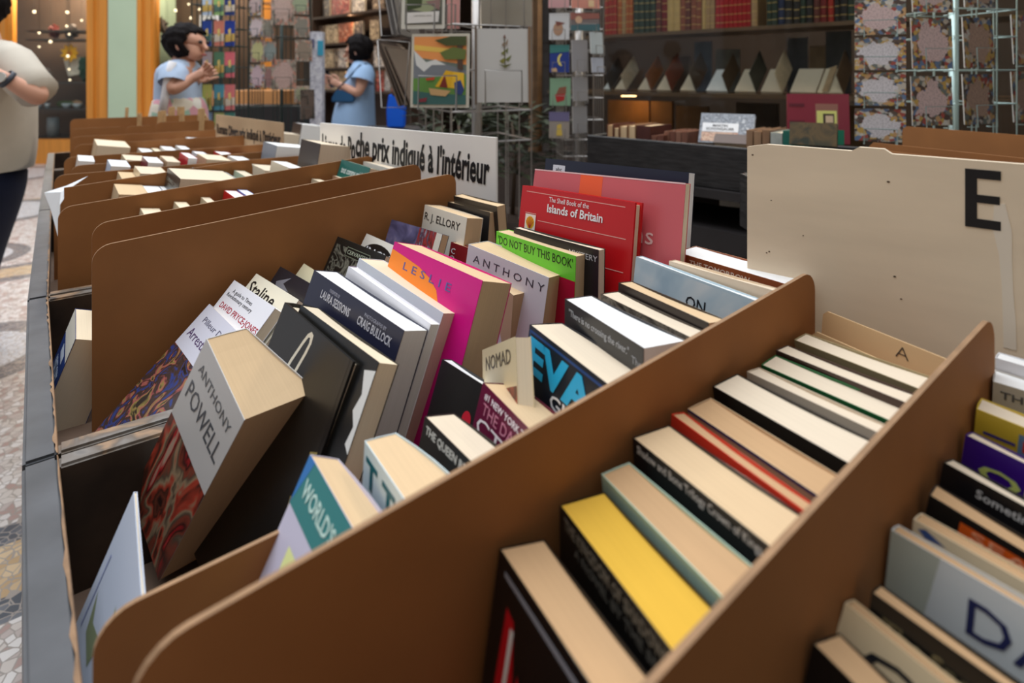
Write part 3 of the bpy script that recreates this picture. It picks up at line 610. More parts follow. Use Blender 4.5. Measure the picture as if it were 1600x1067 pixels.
# ---------------------------------------------------------------- books in the far rows
ROWB = dict(r3=(4.835, 5.67), r4=(5.67, 6.66), r5=(6.66, 7.55), r6=(7.55, 8.25), r7=(8.25, 9.15), r8=(9.15, 10.75), r9=(10.75, 12.2), r10=(12.2, 13.4))
FG = 'paperbacks standing in the far rows'
def far(row, x, y, th, page, cover, label, lean=9, w=None, yaw=0, db=.03, H=None, **kw):
    b = (ROWB[row][1]-db)*U; rx = (x-800)/FPX; t = b/(ux-rx*uy); z = -(y-HOR)/FPX*t
    P = (rx*t, t); a = P[0]*ux+P[1]*uy; ww = min(w or .135, (ROWB[row][1]-ROWB[row][0])*U-.02)
    h = (z-(FLOOR_T))/math.cos(R_(lean))
    return book(W(a, b, z), yaw, lean, 0, ww, th, th, h, label, cover=cover, page=page, group=FG, simple=True, **kw)
CR = rgb(214, 200, 170); LB = rgb(190, 206, 226); MR = rgb(120, 30, 50); ORG = rgb(214, 80, 40)
for e in [
 ('r3', 219, 325, .03, 'cream', CR, 'cream paperback peeking over its divider, leftmost behind the big dark divider'),
 ('r3', 272, 315, .02, 'cream', CR, 'cream paperback peeking over the divider, second from the left in that row'),
 ('r3', 314, 308, .015, 'ivory', CR, 'low ivory paperback just left of the red and blue pair'),
 ('r3', 350, 297, .022, 'white', rgb(196, 30, 36), 'small red covered paperback next to a blue one, tops just above the divider'),
 ('r3', 371, 296, .018, 'white', rgb(90, 120, 200), 'small blue covered paperback right of the red one'),
 ('r3', 487, 279, .018, 'cream', CR, 'cream paperback peeking out left of the green book'),
 ('r3', 520, 274, .016, 'cream', rgb(190, 150, 120), 'tan covered paperback just left of the green book'),
 ('r3', 568, 252, .03, 'ivory', rgb(226, 220, 208), 'pale paperback behind the green book with white lettering'),
 ('r4', 178, 287, .05, 'tan', rgb(206, 184, 150), 'thick tan paperback, leftmost of the row beside the hanging white paper'),
 ('r4', 222, 290, .03, 'white', rgb(226, 226, 226), 'white paperback right of the thick tan one'),
 ('r4', 249, 291, .026, 'white', rgb(220, 224, 230), 'second white paperback right of the thick tan one'),
 ('r4', 338, 268, .02, 'white', rgb(190, 200, 196), 'thin white topped paperback right of the big black covered block'),
 ('r4', 366, 266, .022, 'ivory', rgb(200, 214, 190), 'pale green paperback right of the big black covered block'),
 ('r4', 424, 251, .036, 'white', rgb(226, 214, 190), 'cream fronted paperback with a white top in the middle of the third tray'),
 ('r5', 184, 268, .03, 'tan', rgb(206, 184, 150), 'tan paperback left of the wide tan one in the third tray'),
 ('r5', 210, 259, .055, 'ivory', rgb(214, 198, 166), 'wide ivory topped paperback in front of the blue edged one'),
 ('r5', 470, 256, .02, 'white', rgb(60, 80, 150), 'white topped paperback with a blue cover left of the price sign'),
 ('r5', 522, 238, .04, 'ivory', rgb(226, 222, 214), 'pale paperback at the foot of the white price sign'),
 ('r6', 168, 249, .04, 'white', LB, 'white topped paperback with a pale blue cover near the left of the far rows'),
 ('r6', 222, 244, .034, 'white', MR, 'white topped paperback with a maroon cover'),
 ('r6', 281, 238, .022, 'white', rgb(190, 30, 50), 'white paperback with a bright red front, left of the tan one'),
 ('r6', 308, 240, .06, 'cream', rgb(206, 184, 150), 'broad cream topped paperback right of the bright red fronted one'),
 ('r7', 121, 242, .035, 'white', rgb(214, 206, 196), 'white topped book at the far left end of the fourth tray'),
 ('r7', 379, 239, .05, 'white', rgb(200, 24, 60), 'white topped paperback with a crimson front in the fourth tray'),
 ('r7', 300, 236, .03, 'white', rgb(214, 214, 220), 'white paperback left of the crimson fronted one'),
 ('r8', 147, 217, .085, 'cream', rgb(200, 176, 140), 'thick tan block standing highest at the left of the fourth tray'),
 ('r8', 215, 231, .035, 'white', rgb(220, 208, 190), 'white topped paperback, left of three in the middle of the fourth tray'),
 ('r8', 236, 231, .02, 'cream', rgb(200, 190, 160), 'cream paperback, between two white ones in the middle of the fourth tray'),
 ('r8', 250, 228, .035, 'white', rgb(226, 222, 216), 'white topped paperback, right of three in the middle of the fourth tray'),
 ('r8', 338, 234, .03, 'white', rgb(214, 214, 220), 'white paperback in front of the orange fronted pair'),
 ('r8', 363, 231, .035, 'white', rgb(190, 194, 206), 'white paperback left of the tall grey-blue one'),
 ('r6', 412, 221, .10, 'white', rgb(134, 142, 152), 'tall thick grey-blue fronted book with a white top in the far rows'),
 ('r4', 471, 217, .09, 'ivory', rgb(40, 34, 34), 'tall thick black fronted book at the left end of the white price sign'),
 ('r9', 272, 222, .05, 'white', ORG, 'white topped paperback with an orange front near the wooden slats'),
 ('r9', 290, 214, .05, 'white', rgb(226, 222, 214), 'white block standing higher beside the wooden slats'),
 ('r9', 320, 223, .045, 'white', ORG, 'white topped paperback with an orange front under the kraft sign'),
 ('r9', 345, 222, .05, 'ivory', rgb(220, 214, 200), 'ivory topped paperback under the kraft sign'),
 ('r9', 366, 208, .07, 'white', rgb(214, 214, 214), 'tall white block under the kraft sign'),
 ('r9', 404, 217, .05, 'white', rgb(50, 46, 44), 'white topped paperback with a dark front right of the kraft sign'),
 ('r10', 432, 205, .07, 'ivory', rgb(226, 216, 200), 'cream topped book behind the tall grey-blue one'),
 ('r10', 458, 191, .11, 'white', rgb(52, 34, 28), 'dark brown book with a white top right of the kraft sign'),
 ('r8', 274, 227, .03, 'white', rgb(214, 210, 200), 'white paperback just left of the orange fronted pair in the far rows'),
 ('r7', 190, 241, .05, 'ivory', rgb(206, 190, 160), 'ivory paperback left of the maroon covered one in the far rows'),
 ('r7', 334, 236, .04, 'white', rgb(190, 40, 40), 'white paperback with a red front left of the crimson fronted one'),
 ('r6', 356, 243, .04, 'white', rgb(226, 220, 214), 'white paperback between the broad cream and the grey-blue books'),
 ('r6', 250, 243, .03, 'ivory', rgb(190, 160, 120), 'ivory paperback right of the maroon covered one in the far rows'),
 ('r5', 392, 256, .05, 'ivory', rgb(214, 204, 180), 'ivory paperback just beyond the cream fronted one in the third tray'),
 ('r5', 300, 262, .04, 'white', rgb(200, 206, 214), 'white paperback just beyond the big black fronted block'),
 ('r9', 240, 223, .035, 'white', rgb(214, 210, 206), 'white paperback left of the orange fronted one near the wooden sticks'),
 ('r9', 168, 224, .03, 'cream', rgb(200, 180, 150), 'cream paperback beyond the thick tan block in the far rows'),
]: far(*e, w=.22 if e[0] in('r8',) and e[3] > .08 else None)
far('r4', 262, 262, .11, 'ivory', rgb(26, 26, 24), 'big block with a black front and small pale lettering in the third tray', w=.17, art=[('text', 'L\'ARMÉE DES\nOMBRES', .5, .09, .8, .08, rgb(130, 130, 120), .01)])
far('r3', 534, 249, .02, 'ivory', rgb(20, 100, 92), 'green book lettered tout comme voisins leaning in front of the price sign', w=.15, lean=18, art=[('text', 'tout comme voisins', .5, .07, .8, .045, rgb(220, 230, 226), .01), ('text', 'pierre autin', .46, .15, .7, .045, rgb(214, 130, 90), .01)])
# ---------------------------------------------------------------- floor
def floor_mat():
    m = bpy.data.materials.new('mosaic_floor'); m.use_nodes = True; nt = m.node_tree; p = nt.nodes['Principled BSDF']; p.inputs['Roughness'].default_value = .3
    N = nt.nodes.new; L = nt.links.new
    geo = N('ShaderNodeNewGeometry'); sx = N('ShaderNodeSeparateXYZ'); L(geo.outputs['Position'], sx.inputs[0])
    def M(op, a, b=None, c=None):
        n = N('ShaderNodeMath'); n.operation = op
        for i, v in enumerate((a, b, c)):
            if v is None: continue
            if isinstance(v, (int, float)): n.inputs[i].default_value = v
            else: L(v, n.inputs[i])
        return n.outputs[0]
    X, Y = sx.outputs[0], sx.outputs[1]
    b = M('ADD', M('MULTIPLY', X, -uy), M('MULTIPLY', Y, ux))
    vor = N('ShaderNodeTexVoronoi'); vor.inputs['Scale'].default_value = 38; L(geo.outputs['Position'], vor.inputs['Vector'])
    vd = N('ShaderNodeTexVoronoi'); vd.feature = 'DISTANCE_TO_EDGE'; vd.inputs['Scale'].default_value = 38; L(geo.outputs['Position'], vd.inputs['Vector'])
    sc = N('ShaderNodeSeparateColor'); L(vor.outputs['Color'], sc.inputs[0])
    def ramp(cols):
        r = N('ShaderNodeValToRGB'); r.color_ramp.interpolation = 'CONSTANT'
        for i, c in enumerate(cols):
            e = r.color_ramp.elements[i] if i < 2 else r.color_ramp.elements.new(i/len(cols)); e.position = i/len(cols); e.color = c
        L(sc.outputs[0], r.inputs[0]); return r.outputs[0]
    base = ramp([rgb(214, 208, 204), rgb(188, 176, 172), rgb(204, 196, 190), rgb(172, 146, 140), rgb(222, 218, 216)])
    grey = ramp([rgb(92, 98, 108), rgb(78, 84, 94), rgb(110, 114, 122)]); tan = ramp([rgb(198, 172, 136), rgb(184, 156, 120), rgb(208, 184, 150)]); wh = ramp([rgb(206, 208, 212), rgb(190, 194, 200)])
    def mix(f, a, c):
        n = N('ShaderNodeMix'); n.data_type = 'RGBA'; L(f, n.inputs[0]); L(a, n.inputs[6]); L(c, n.inputs[7]); return n.outputs[2]
    def band(lo, hi): return M('MULTIPLY', M('GREATER_THAN', b, lo), M('LESS_THAN', b, hi))
    col = base
    for lo, hi, c in ((2.10, 2.19, grey), (1.89, 2.10, tan), (1.80, 1.89, grey), (4.80, 4.9, grey), (4.9, 5.12, tan), (5.12, 5.2, grey), (7.2, 7.35, grey), (7.6, 7.9, tan)): col = mix(band(lo, hi), col, c)
    for cx, cy, r0, r1 in ((-2.5, 2.66, .27, .40), (-4.85, 5.5, .48, .60), (-3.85, 4.1, .28, .38), (-6.6, 7.6, .6, .75), (-2.0, 1.3, .2, .3)):
        d = M('SQRT', M('ADD', M('POWER', M('ABSOLUTE', M('SUBTRACT', X, cx)), 2), M('POWER', M('ABSOLUTE', M('SUBTRACT', Y, cy)), 2)))
        col = mix(M('LESS_THAN', d, r1), col, grey); col = mix(M('LESS_THAN', d, r0), col, wh)
    n = N('ShaderNodeMix'); n.data_type = 'RGBA'; L(M('LESS_THAN', vd.outputs['Distance'], .05), n.inputs[0]); L(col, n.inputs[6]); n.inputs[7].default_value = rgb(160, 152, 146)
    L(n.outputs[2], p.inputs['Base Color']); return m
bm = NB(); bx(bm, -16, 8, -4, 14, -.1, 0); struct('floor', bm, floor_mat())
# ---------------------------------------------------------------- setting: left gallery end wall
YL = 8.6; PM = FPX/YL
def lx(x): return (x-800)/PM
def lz(y): return CZ-(y-HOR)/PM
orange_wood = mat(rgb(206, 134, 52), .45, .14, 3, (6, 6, .4))
green_paint = mat(rgb(176, 194, 166), .6, .04, 2)
dark_in = mat(rgb(58, 46, 38), .8, .3, 3)
def sbox(name, x0, x1, y0, y1, z0, z1, m):
    bm = NB(); bx(bm, x0, x1, y0, y1, z0, z1); return struct(name, bm, m)
sbox('wall_left', lx(-900), lx(1100), YL+1.0, YL+1.15, 0, 6, mat(rgb(92, 74, 60), .8, .3, 1.5))
sbox('trim_1', lx(176), lx(220), YL-.10, YL+.9, 0, 6, green_paint)
def post(name, x0, x1):
    bm = NB(); a, b = lx(x0), lx(x1)
    bx(bm, a, b, YL-.05, YL+.1, 0, 6); bx(bm, a+(b-a)*.0, a+(b-a)*.3, YL-.09, YL-.05, 0, 6); bx(bm, a+(b-a)*.55, a+(b-a)*.9, YL-.075, YL-.05, 0, 6)
    return struct(name, bm, orange_wood)
post('trim_2', 142, 176); post('trim_3', 220, 243); post('trim_4', -4, 17)
sbox('trim_5', lx(-300), lx(142), YL-.06, YL+.12, 0, lz(218), orange_wood)
sbox('trim_6', lx(243), lx(335), YL-.03, YL+.12, 0, lz(200), orange_wood)
sbox('trim_30', lx(10), lx(146), YL+.12, YL+1.0, lz(218)-.03, lz(218)-.001, dark_in)
sbox('trim_7', lx(-900), lx(335), YL-.05, YL+.3, 3.1, 6, orange_wood)
def glass_mat():
    m = bpy.data.materials.new('window_glass'); m.use_nodes = True; nt = m.node_tree; nt.nodes.clear()
    o = nt.nodes.new('ShaderNodeOutputMaterial'); mx = nt.nodes.new('ShaderNodeMixShader'); t = nt.nodes.new('ShaderNodeBsdfTransparent'); g = nt.nodes.new('ShaderNodeBsdfGlossy'); f = nt.nodes.new('ShaderNodeFresnel')
    g.inputs['Roughness'].default_value = .02; f.inputs[0].default_value = 1.22; t.inputs[0].default_value = (.93, .95, .94, 1)
    nt.links.new(f.outputs[0], mx.inputs[0]); nt.links.new(t.outputs[0], mx.inputs[1]); nt.links.new(g.outputs[0], mx.inputs[2]); nt.links.new(mx.outputs[0], o.inputs[0]); return m
glass = glass_mat()
sbox('window_1', lx(17), lx(142), YL+.02, YL+.026, lz(218), 3.1, glass)
sbox('window_2', lx(243), lx(335), YL+.02, YL+.026, lz(200), 3.1, glass)
for i, y in enumerate((46, 60, 130, 172)): sbox('trim_%d' % (8+i), lx(17), lx(142), YL+.25, YL+.75, lz(y)-.012, lz(y)+.012, mat(rgb(70, 66, 62), .4))
for i, y in enumerate((52, 150)): sbox('trim_%d' % (12+i), lx(243), lx(335), YL+.25, YL+.75, lz(y)-.012, lz(y)+.012, mat(rgb(60, 50, 44), .4))
sbox('wall_behind', -12, 8, -2.3, -2.1, 0, 5, mat(rgb(150, 140, 124), .8, .2, 2))
# fairy lights and display in the left windows
bulb = mat_emit((1, .82, .55, 1), 2.2)
for i, (x, y) in enumerate([(89, 17), (88, 39), (92, 52), (90, 87), (92, 108), (93, 125), (62, 64), (44, 50), (44, 72), (36, 16), (112, 30), (283, 4), (287, 26), (250, 48), (247, 66), (262, 14), (300, 12), (270, 96)]):
    o = bpy.data.objects.new('fairy_light', None); COL.objects.link(o); o.location = (lx(x), YL+.2, lz(y))
    bm = NB(); bmesh.ops.create_icosphere(bm, subdivisions=2, radius=.014 if i % 3 else .02); obj('bulb', bm, bulb, o, smooth=True)
    bm = NB(); tube(bm, [(0, 0, .012), (0, 0, 3.12-lz(y))], .002, 4); obj('wire', bm, mat(rgb(40, 36, 34), .5), o)
    tag(o, 'small glowing fairy light hanging in the left shop windows', 'light', 'fairy lights in the left windows')
def dp(x, y, d): return at(x, y, YL+d)
def blob(name, x, y, rx, rz, m, label, cat, seed=0, yy=.4, rough=.35, sub=3):
    rnd = random.Random(seed); bm = NB(); bmesh.ops.create_icosphere(bm, subdivisions=sub, radius=1)
    for v in bm.verts:
        k = 1+rnd.uniform(-rough, rough); v.co = Vector((v.co.x*rx*k, v.co.y*min(rx, rz)*.7*k, v.co.z*rz*k))
    o = obj(name, bm, m); lo = min(v.co.z for v in o.data.vertices)
    SH = [lz(q)+.012 for q in ((46, 60, 130, 172) if x < 200 else (52, 150))]+[lz(218)]; zb = max([q for q in SH if q <= lz(y)-rz*.4] or [lz(218)])
    o.location = (dp(x, y, yy).x, YL+yy, zb-lo-.002); return tag(o, label, cat)
def bloom(x, y, r, m, label):
    ro = root('flower', dp(x, y, .4), label, 'flower')
    for k in range(9):
        a = k*2*math.pi/9; bm = NB(); c = Vector((math.cos(a), 0, math.sin(a)))
        s = Vector((-c.z, 0, c.x)); pts = [Vector((0, 0, 0)), c*r*.55+s*r*.3, c*r+Vector((0, -.02, 0)), c*r*.55-s*r*.3]
        prism(bm, pts, (0, .02, 0)); obj('petal', bm, m, ro)
    bm = NB(); bmesh.ops.create_icosphere(bm, subdivisions=2, radius=r*.3); obj('flower_centre', bm, mat(rgb(220, 140, 20), .6), ro)
bloom(109, 83, .14, mat(rgb(240, 180, 20), .6), 'yellow paper flower in the left shop window')
bm = NB(); rnd = random.Random(3)
vs = [(-.16, 0, .12), (-.02, -.03, .16), (.13, 0, .15), (.17, .02, -.02), (.08, 0, -.12), (-.05, -.04, -.15), (-.12, 0, -.02)]
prism(bm, vs, (0, .03, 0)); o = obj('white_cloth', bm, mat(rgb(214, 206, 190), .9)); o.location = dp(115, 104, .5); tag(o, 'crumpled white cloth under the yellow paper flower', 'cloth')
for i, (x, y, rx, rz, c, lab) in enumerate([(134, 112, .09, .16, rgb(24, 70, 52), 'dark green plant at the right edge of the left window'), (105, 152, .16, .05, rgb(70, 90, 40), 'row of green foliage on the lowest shelf of the left window'),
        (110, 142, .08, .03, rgb(190, 60, 40), 'red dish on the shelf of the left window'), (120, 150, .07, .05, rgb(190, 150, 110), 'peach coloured bowl on the shelf of the left window'), (60, 66, .12, .06, rgb(150, 140, 130), 'pale ornament behind the man in the left window'),
        (72, 98, .08, .10, rgb(140, 130, 124), 'pale figurine in the left window'), (85, 45, .07, .10, rgb(110, 40, 30), 'dark red ornament high in the left window'), (112, 42, .10, .10, rgb(100, 90, 84), 'dim grey ornament on the upper shelf of the left window'),
        (250, 35, .10, .12, rgb(96, 84, 76), 'grey brown ornament behind the woman with the black hair'), (255, 125, .10, .2, rgb(110, 100, 96), 'pale dim ornament in the second window')]):
    blob('shop_ornament' if 'plant' not in lab and 'foliage' not in lab else 'window_plant', x, y, rx, rz, mat(c, .6, .3, 12), lab, 'plant' if ('plant' in lab or 'foliage' in lab) else 'ornament', i)
for i, (x0, x1) in enumerate([(40, 52), (56, 66), (70, 78), (97, 112), (114, 128)]):
    bm = NB(); w_ = (x1-x0)/PM/2; tube(bm, [(0, 0, -.05), (0, 0, 0), (0, 0, .02)], [w_*.5, w_*.9, w_], 16)
    o = obj('glass_dish', bm, mat(rgb(206, 216, 222), .2)); o.location = (dp((x0+x1)/2, 170, .35).x, YL+.35, lz(172)+.012+.05)
    tag(o, 'pale dish on the bottom shelf of the left window, %s from the left' % ['first', 'second', 'third', 'fourth', 'fifth'][i], 'dish', 'dishes in the left window')
bm = NB(); tube(bm, [(0, 0, 0), (0, 0, .12), (0, 0, .3)], [.07, .08, .075], 20)
o = obj('metal_canister', bm, mat(rgb(120, 126, 130), .4)); o.location = (dp(83, 180, .35).x, YL+.35, lz(218)+.0); tag(o, 'grey metal canister on the lowest level of the left window', 'canister')
point('window_lamp', (lx(90), YL+.4, lz(-40)), 170, (1, .84, .66), .3); point('window_lamp', (lx(290), YL+.4, lz(-40)), 50, (1, .84, .66), .3)
# pale picture frame in the second window
fr = root('picture_frame', Vector((lx(313), YL+.3, lz(38))), 'white framed picture in the window behind the black haired woman', 'picture')
box_obj('frame', -.17, .17, 0, .02, -.17, .17, mat(WHITE, .5), fr); box_obj('picture', -.09, .09, -.004, 0, -.11, .11, mat(rgb(60, 60, 66), .4), fr)
# ---------------------------------------------------------------- setting: book shop front
WB = Vector((1.22, 3.3, 0))
def ws(k, off, z): return WB+SD*k+SN*off+Vector((0, 0, z))
def wk(x, y, off):
    rx = (x-800)/FPX; bx_, by_ = WB.x+SN.x*off, WB.y+SN.y*off
    k = (bx_-rx*by_)/(rx*SD.y-SD.x); t = by_+SD.y*k
    return k, CZ-(y-HOR)/FPX*t
def wbox(bm, k0, k1, o0, o1, z0, z1, mi=0):
    P = [ws(k, o, z) for k in (k0, k1) for o in (o0, o1) for z in (z0, z1)]
    vs = [bm.verts.new(p) for p in P]
    for f in ((0, 1, 3, 2), (4, 6, 7, 5), (0, 4, 5, 1), (2, 3, 7, 6), (0, 2, 6, 4), (1, 5, 7, 3)): bm.faces.new([vs[i] for i in f]).material_index = mi
def wstruct(name, m, *boxes):
    bm = NB()
    for b in boxes: wbox(bm, *b)
    return struct(name, bm, m)
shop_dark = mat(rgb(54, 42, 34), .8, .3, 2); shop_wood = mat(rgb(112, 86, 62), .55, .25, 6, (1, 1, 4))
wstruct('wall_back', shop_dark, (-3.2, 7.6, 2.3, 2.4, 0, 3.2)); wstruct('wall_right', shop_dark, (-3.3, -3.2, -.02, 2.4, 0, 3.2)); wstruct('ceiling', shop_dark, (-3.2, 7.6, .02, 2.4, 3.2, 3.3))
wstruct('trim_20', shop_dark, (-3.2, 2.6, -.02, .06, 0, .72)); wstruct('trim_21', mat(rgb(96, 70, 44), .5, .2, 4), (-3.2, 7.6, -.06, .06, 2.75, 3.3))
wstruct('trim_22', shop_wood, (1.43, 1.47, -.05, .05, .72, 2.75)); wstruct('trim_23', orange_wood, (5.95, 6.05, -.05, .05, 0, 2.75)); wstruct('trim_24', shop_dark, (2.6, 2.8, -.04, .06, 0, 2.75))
wstruct('window_3', glass, (-3.2, 1.42, 0, .005, .72, 2.75)); wstruct('wall_front', mat(rgb(150, 138, 120), .8, .1, 2), (-9, -3.25, -.05, .15, 0, 5))
ks, zs = wk(1140, 50, .25); kl, zl = wk(1140, 146, .25)
upper = CZ+.287; lower = CZ-.098
def shelf(k0, k1, z, o0, o1, label, th=.022):
    bm = NB(); M = frame_M(ws(k1, o0, z-th), -SD); bx(bm, 0, k1-k0, 0, o1-o0, 0, th); o = obj('shelf', bm, shop_wood, None, M)
    return tag(o, label, 'shelf')
shelf(-3.0, 1.38, upper, .12, .50, 'upper wooden shelf in the bookshop window carrying leather bound books')
shelf(-3.0, 1.38, lower, .05, .62, 'lower wooden shelf in the bookshop window carrying open books')
# upper shelf: leather bound spines
SP = [(945, 951, 'R'), (951, 957, 'R'), (957, 964, 'R'), (965, 972, 'O'), (972, 978, 'T'), (978, 984, 'O'), (984, 989, 'O'), (990, 998, 'G'), (998, 1007, 'G'), (1008, 1015, 'G'), (1016, 1024, 'G'), (1025, 1033, 'M'), (1034, 1043, 'D'), (1043, 1053, 'Y'), (1053, 1063, 'Y'), (1063, 1071, 'B'), (1071, 1079, 'M'), (1080, 1088, 'B'), (1088, 1096, 'B'), (1097, 1103, 'Y'), (1103, 1110, 'T'), (1110, 1117, 'T'), (1118, 1125, 'C'), (1125, 1132, 'C'), (1132, 1139, 'C'), (1139, 1146, 'C'), (1146, 1153, 'C'), (1153, 1160, 'C'), (1160, 1167, 'C'), (1167, 1173, 'C'), (1174, 1184, 'T'), (1198, 1206, 'G'), (1206, 1215, 'G'), (1216, 1226, 'N'), (1227, 1238, 'K'), (1240, 1250, 'K'), (1251, 1259, 'G'), (1260, 1270, 'K'), (1272, 1281, 'M'), (1282, 1292, 'D'), (1294, 1303, 'R'), (1304, 1312, 'K'), (1313, 1324, 'K'), (1325, 1336, 'G'), (1338, 1350, 'M'), (1352, 1366, 'K')]
SCOL = dict(R=(rgb(168, 44, 34), 'bright red'), O=(rgb(176, 92, 44), 'orange brown'), T=(rgb(172, 138, 98), 'tan'), G=(rgb(44, 60, 50), 'dark green'), M=(rgb(104, 50, 44), 'red brown'), D=(rgb(120, 24, 26), 'dark red'), Y=(rgb(198, 166, 108), 'yellow tan'), B=(rgb(140, 76, 54), 'russet'), C=(rgb(170, 26, 36), 'crimson'), N=(rgb(36, 48, 80), 'dark blue'), K=(rgb(40, 36, 38), 'black'))
gold = mat(rgb(200, 168, 100), .4, metal=.3)
rnd = random.Random(12)
for i, (x0, x1, c) in enumerate(SP):
    off = .16; k1, _ = wk(x0, 50, off); k0, _ = wk(x1, 50, off); wdt = (k1-k0)*.96; h = .27+rnd.uniform(-.02, .02) if c != 'C' else .262
    col, cn = SCOL[c]; M = frame_M(ws(k1, off, upper+.0005), -SD)
    prev = SCOL[SP[i-1][2]][1] if i else None; nxt = SCOL[SP[i+1][2]][1] if i+1 < len(SP) else None
    r = root('leather_book', M, '%s leather book, number %d from the left on the upper window shelf' % (cn, i+1), 'book', 'leather bound books on the upper window shelf')
    bm = NB(); n = 6; d = .17
    pts = [(wdt*j/n, -.006*math.sin(math.pi*j/n)) for j in range(n+1)]+[(wdt, d), (0, d)]
    prism(bm, [(x, y, 0) for x, y in pts], (0, 0, h)); obj('cover', bm, mat(col, .45, .15, 40), r)
    bm = NB()
    for zf in (.12, .3, .5, .7, .88):
        P = [(wdt*j/n, -.0068*math.sin(math.pi*j/n)-.0006, h*zf) for j in range(n+1)]+[(wdt*(n-j)/n, -.0068*math.sin(math.pi*(n-j)/n)+.0004, h*zf) for j in range(n+1)]
        prism(bm, P, (0, 0, .004))
    obj('gold_band', bm, gold, r)
# lower shelf: open books
def open_book(x, w, hb, board, page, label, tall=.16, slant=38, pw=.15):
    """an opened old book: a leaf block lying on the shelf and the front board standing slanted"""
    k, z = wk(x, 140, .16); M = frame_M(ws(k, .14, lower+.001), -SD)
    r = root('open_book', M, label, 'book', 'open books on the lower window shelf')
    th_ = R_(40); D = .20; sl = Vector((0, math.cos(th_)*D, math.sin(th_)*D)); n_ = Vector((0, -math.sin(th_), math.cos(th_)))
    o_ = Vector((-.30, -.12, .9)).normalized()*hb*.62 if slant < 55 else Vector((.9, -.1, .3)).normalized()*hb
    bm = NB(); P = [Vector((0, 0, 0)), Vector((-pw, 0, 0)), Vector((-pw, 0, 0))+sl, sl]
    prism(bm, [p+Vector((0, .012, 0)) for p in P], n_*.018); obj('page_block', bm, pages(page), r)
    bm = NB(); h0 = Vector((.004, .004, .006)); P = [h0, h0+o_, h0+o_+sl*1.04, h0+sl*1.04]
    prism(bm, P, Vector((.004, 0, .001))); obj('front_board', bm, mat(board, .5, .2, 20), r)
    return r
for (x, hb, bd, pg, lab, sl, pw) in [(955, .17, rgb(70, 62, 58), 'white', 'open book with a dark grey board, leftmost in the bookshop window', 38, .05), (979, .17, rgb(206, 190, 164), 'ivory', 'open book with a pale cream board in the bookshop window', 40, .08),
        (1018, .17, rgb(140, 82, 40), 'ivory', 'open book with a light brown board in the bookshop window', 38, .09), (1050, .19, rgb(126, 62, 44), 'ivory', 'open book with a red brown board in the bookshop window', 40, .10),
        (1088, .20, rgb(84, 68, 54), 'ivory', 'open book with a dark brown board in the bookshop window', 40, .10), (1138, .17, rgb(92, 72, 52), 'white', 'open book showing a grey engraved page in the bookshop window', 36, .13),
        (1182, .19, rgb(74, 72, 62), 'ivory', 'open book with a dark olive board in the bookshop window', 38, .12), (1222, .19, rgb(216, 196, 164), 'ivory', 'open book with a cream board standing steeply in the bookshop window', 24, .11),
        (1276, .06, rgb(190, 160, 124), 'ivory', 'open book lying almost flat in the bookshop window', 60, .13), (1318, .17, rgb(110, 84, 60), 'cream', 'open book with a tan page near the right card rack', 36, .12)]:
    open_book(x, .1, hb, bd, pg, lab, slant=sl, pw=pw)
# objects standing behind the open books
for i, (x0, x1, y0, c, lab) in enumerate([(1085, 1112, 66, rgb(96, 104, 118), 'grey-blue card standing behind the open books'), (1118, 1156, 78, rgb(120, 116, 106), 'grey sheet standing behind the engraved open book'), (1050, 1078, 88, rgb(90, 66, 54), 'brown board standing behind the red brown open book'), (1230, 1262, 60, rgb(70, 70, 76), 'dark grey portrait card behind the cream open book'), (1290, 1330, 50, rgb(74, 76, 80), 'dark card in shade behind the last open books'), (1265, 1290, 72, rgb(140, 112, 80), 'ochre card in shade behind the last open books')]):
    off = .45; k1, zt = wk(x0, y0, off); k0, _ = wk(x1, y0, off); M = frame_M(ws(k1, off, lower+.001), -SD)
    o = obj('display_card', (lambda b: (bx(b, 0, k1-k0, 0, .006, 0, zt-lower), b)[1])(NB()), mat(c, .6, .3, 14), None, M); tag(o, lab, 'card')
# below the lower shelf: lamp, boxes
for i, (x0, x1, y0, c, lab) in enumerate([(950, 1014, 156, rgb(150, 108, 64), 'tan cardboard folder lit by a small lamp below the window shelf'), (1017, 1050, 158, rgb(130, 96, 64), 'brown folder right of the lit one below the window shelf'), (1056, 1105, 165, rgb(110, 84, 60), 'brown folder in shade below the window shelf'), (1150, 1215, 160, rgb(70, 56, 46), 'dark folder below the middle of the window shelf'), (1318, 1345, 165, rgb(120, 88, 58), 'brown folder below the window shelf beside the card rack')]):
    off = .45; k1, zt = wk(x0, y0, off); k0, _ = wk(x1, y0, off); M = frame_M(ws(k1, off, .74), -SD)
    o = obj('folder', (lambda b: (bx(b, 0, k1-k0, 0, .03, 0, zt-.74), b)[1])(NB()), mat(c, .7, .15, 10), None, M); tag(o, lab, 'folder')
wstruct('trim_25', shop_dark, (-3.2, 1.42, .06, .7, .70, .735))
k_, z_ = wk(985, 146, .3)
point('shelf_lamp', ws(k_, .28, z_-.03), .9, (1, .55, .2), .01)
lp = root('shelf_lamp', ws(k_, .28, lower-.024), 'small warm lamp glowing under the lower window shelf', 'lamp')
box_obj('lamp_body', -.06, .06, -.015, .015, -.008, 0, mat(rgb(60, 50, 40), .5), lp); box_obj('lamp_tube', -.05, .05, -.006, .006, -.014, -.008, mat_emit((1, .6, .25, 1), 8), lp)
point('window_lamp', ws(.3, .35, 2.6), 75, (1, .86, .7), .2); point('window_lamp', ws(-1.0, .35, 2.6), 65, (1, .86, .7), .2); point('ceiling_lamp', ws(5.2, .5, 2.9), 50, (1, .8, .6), .2)
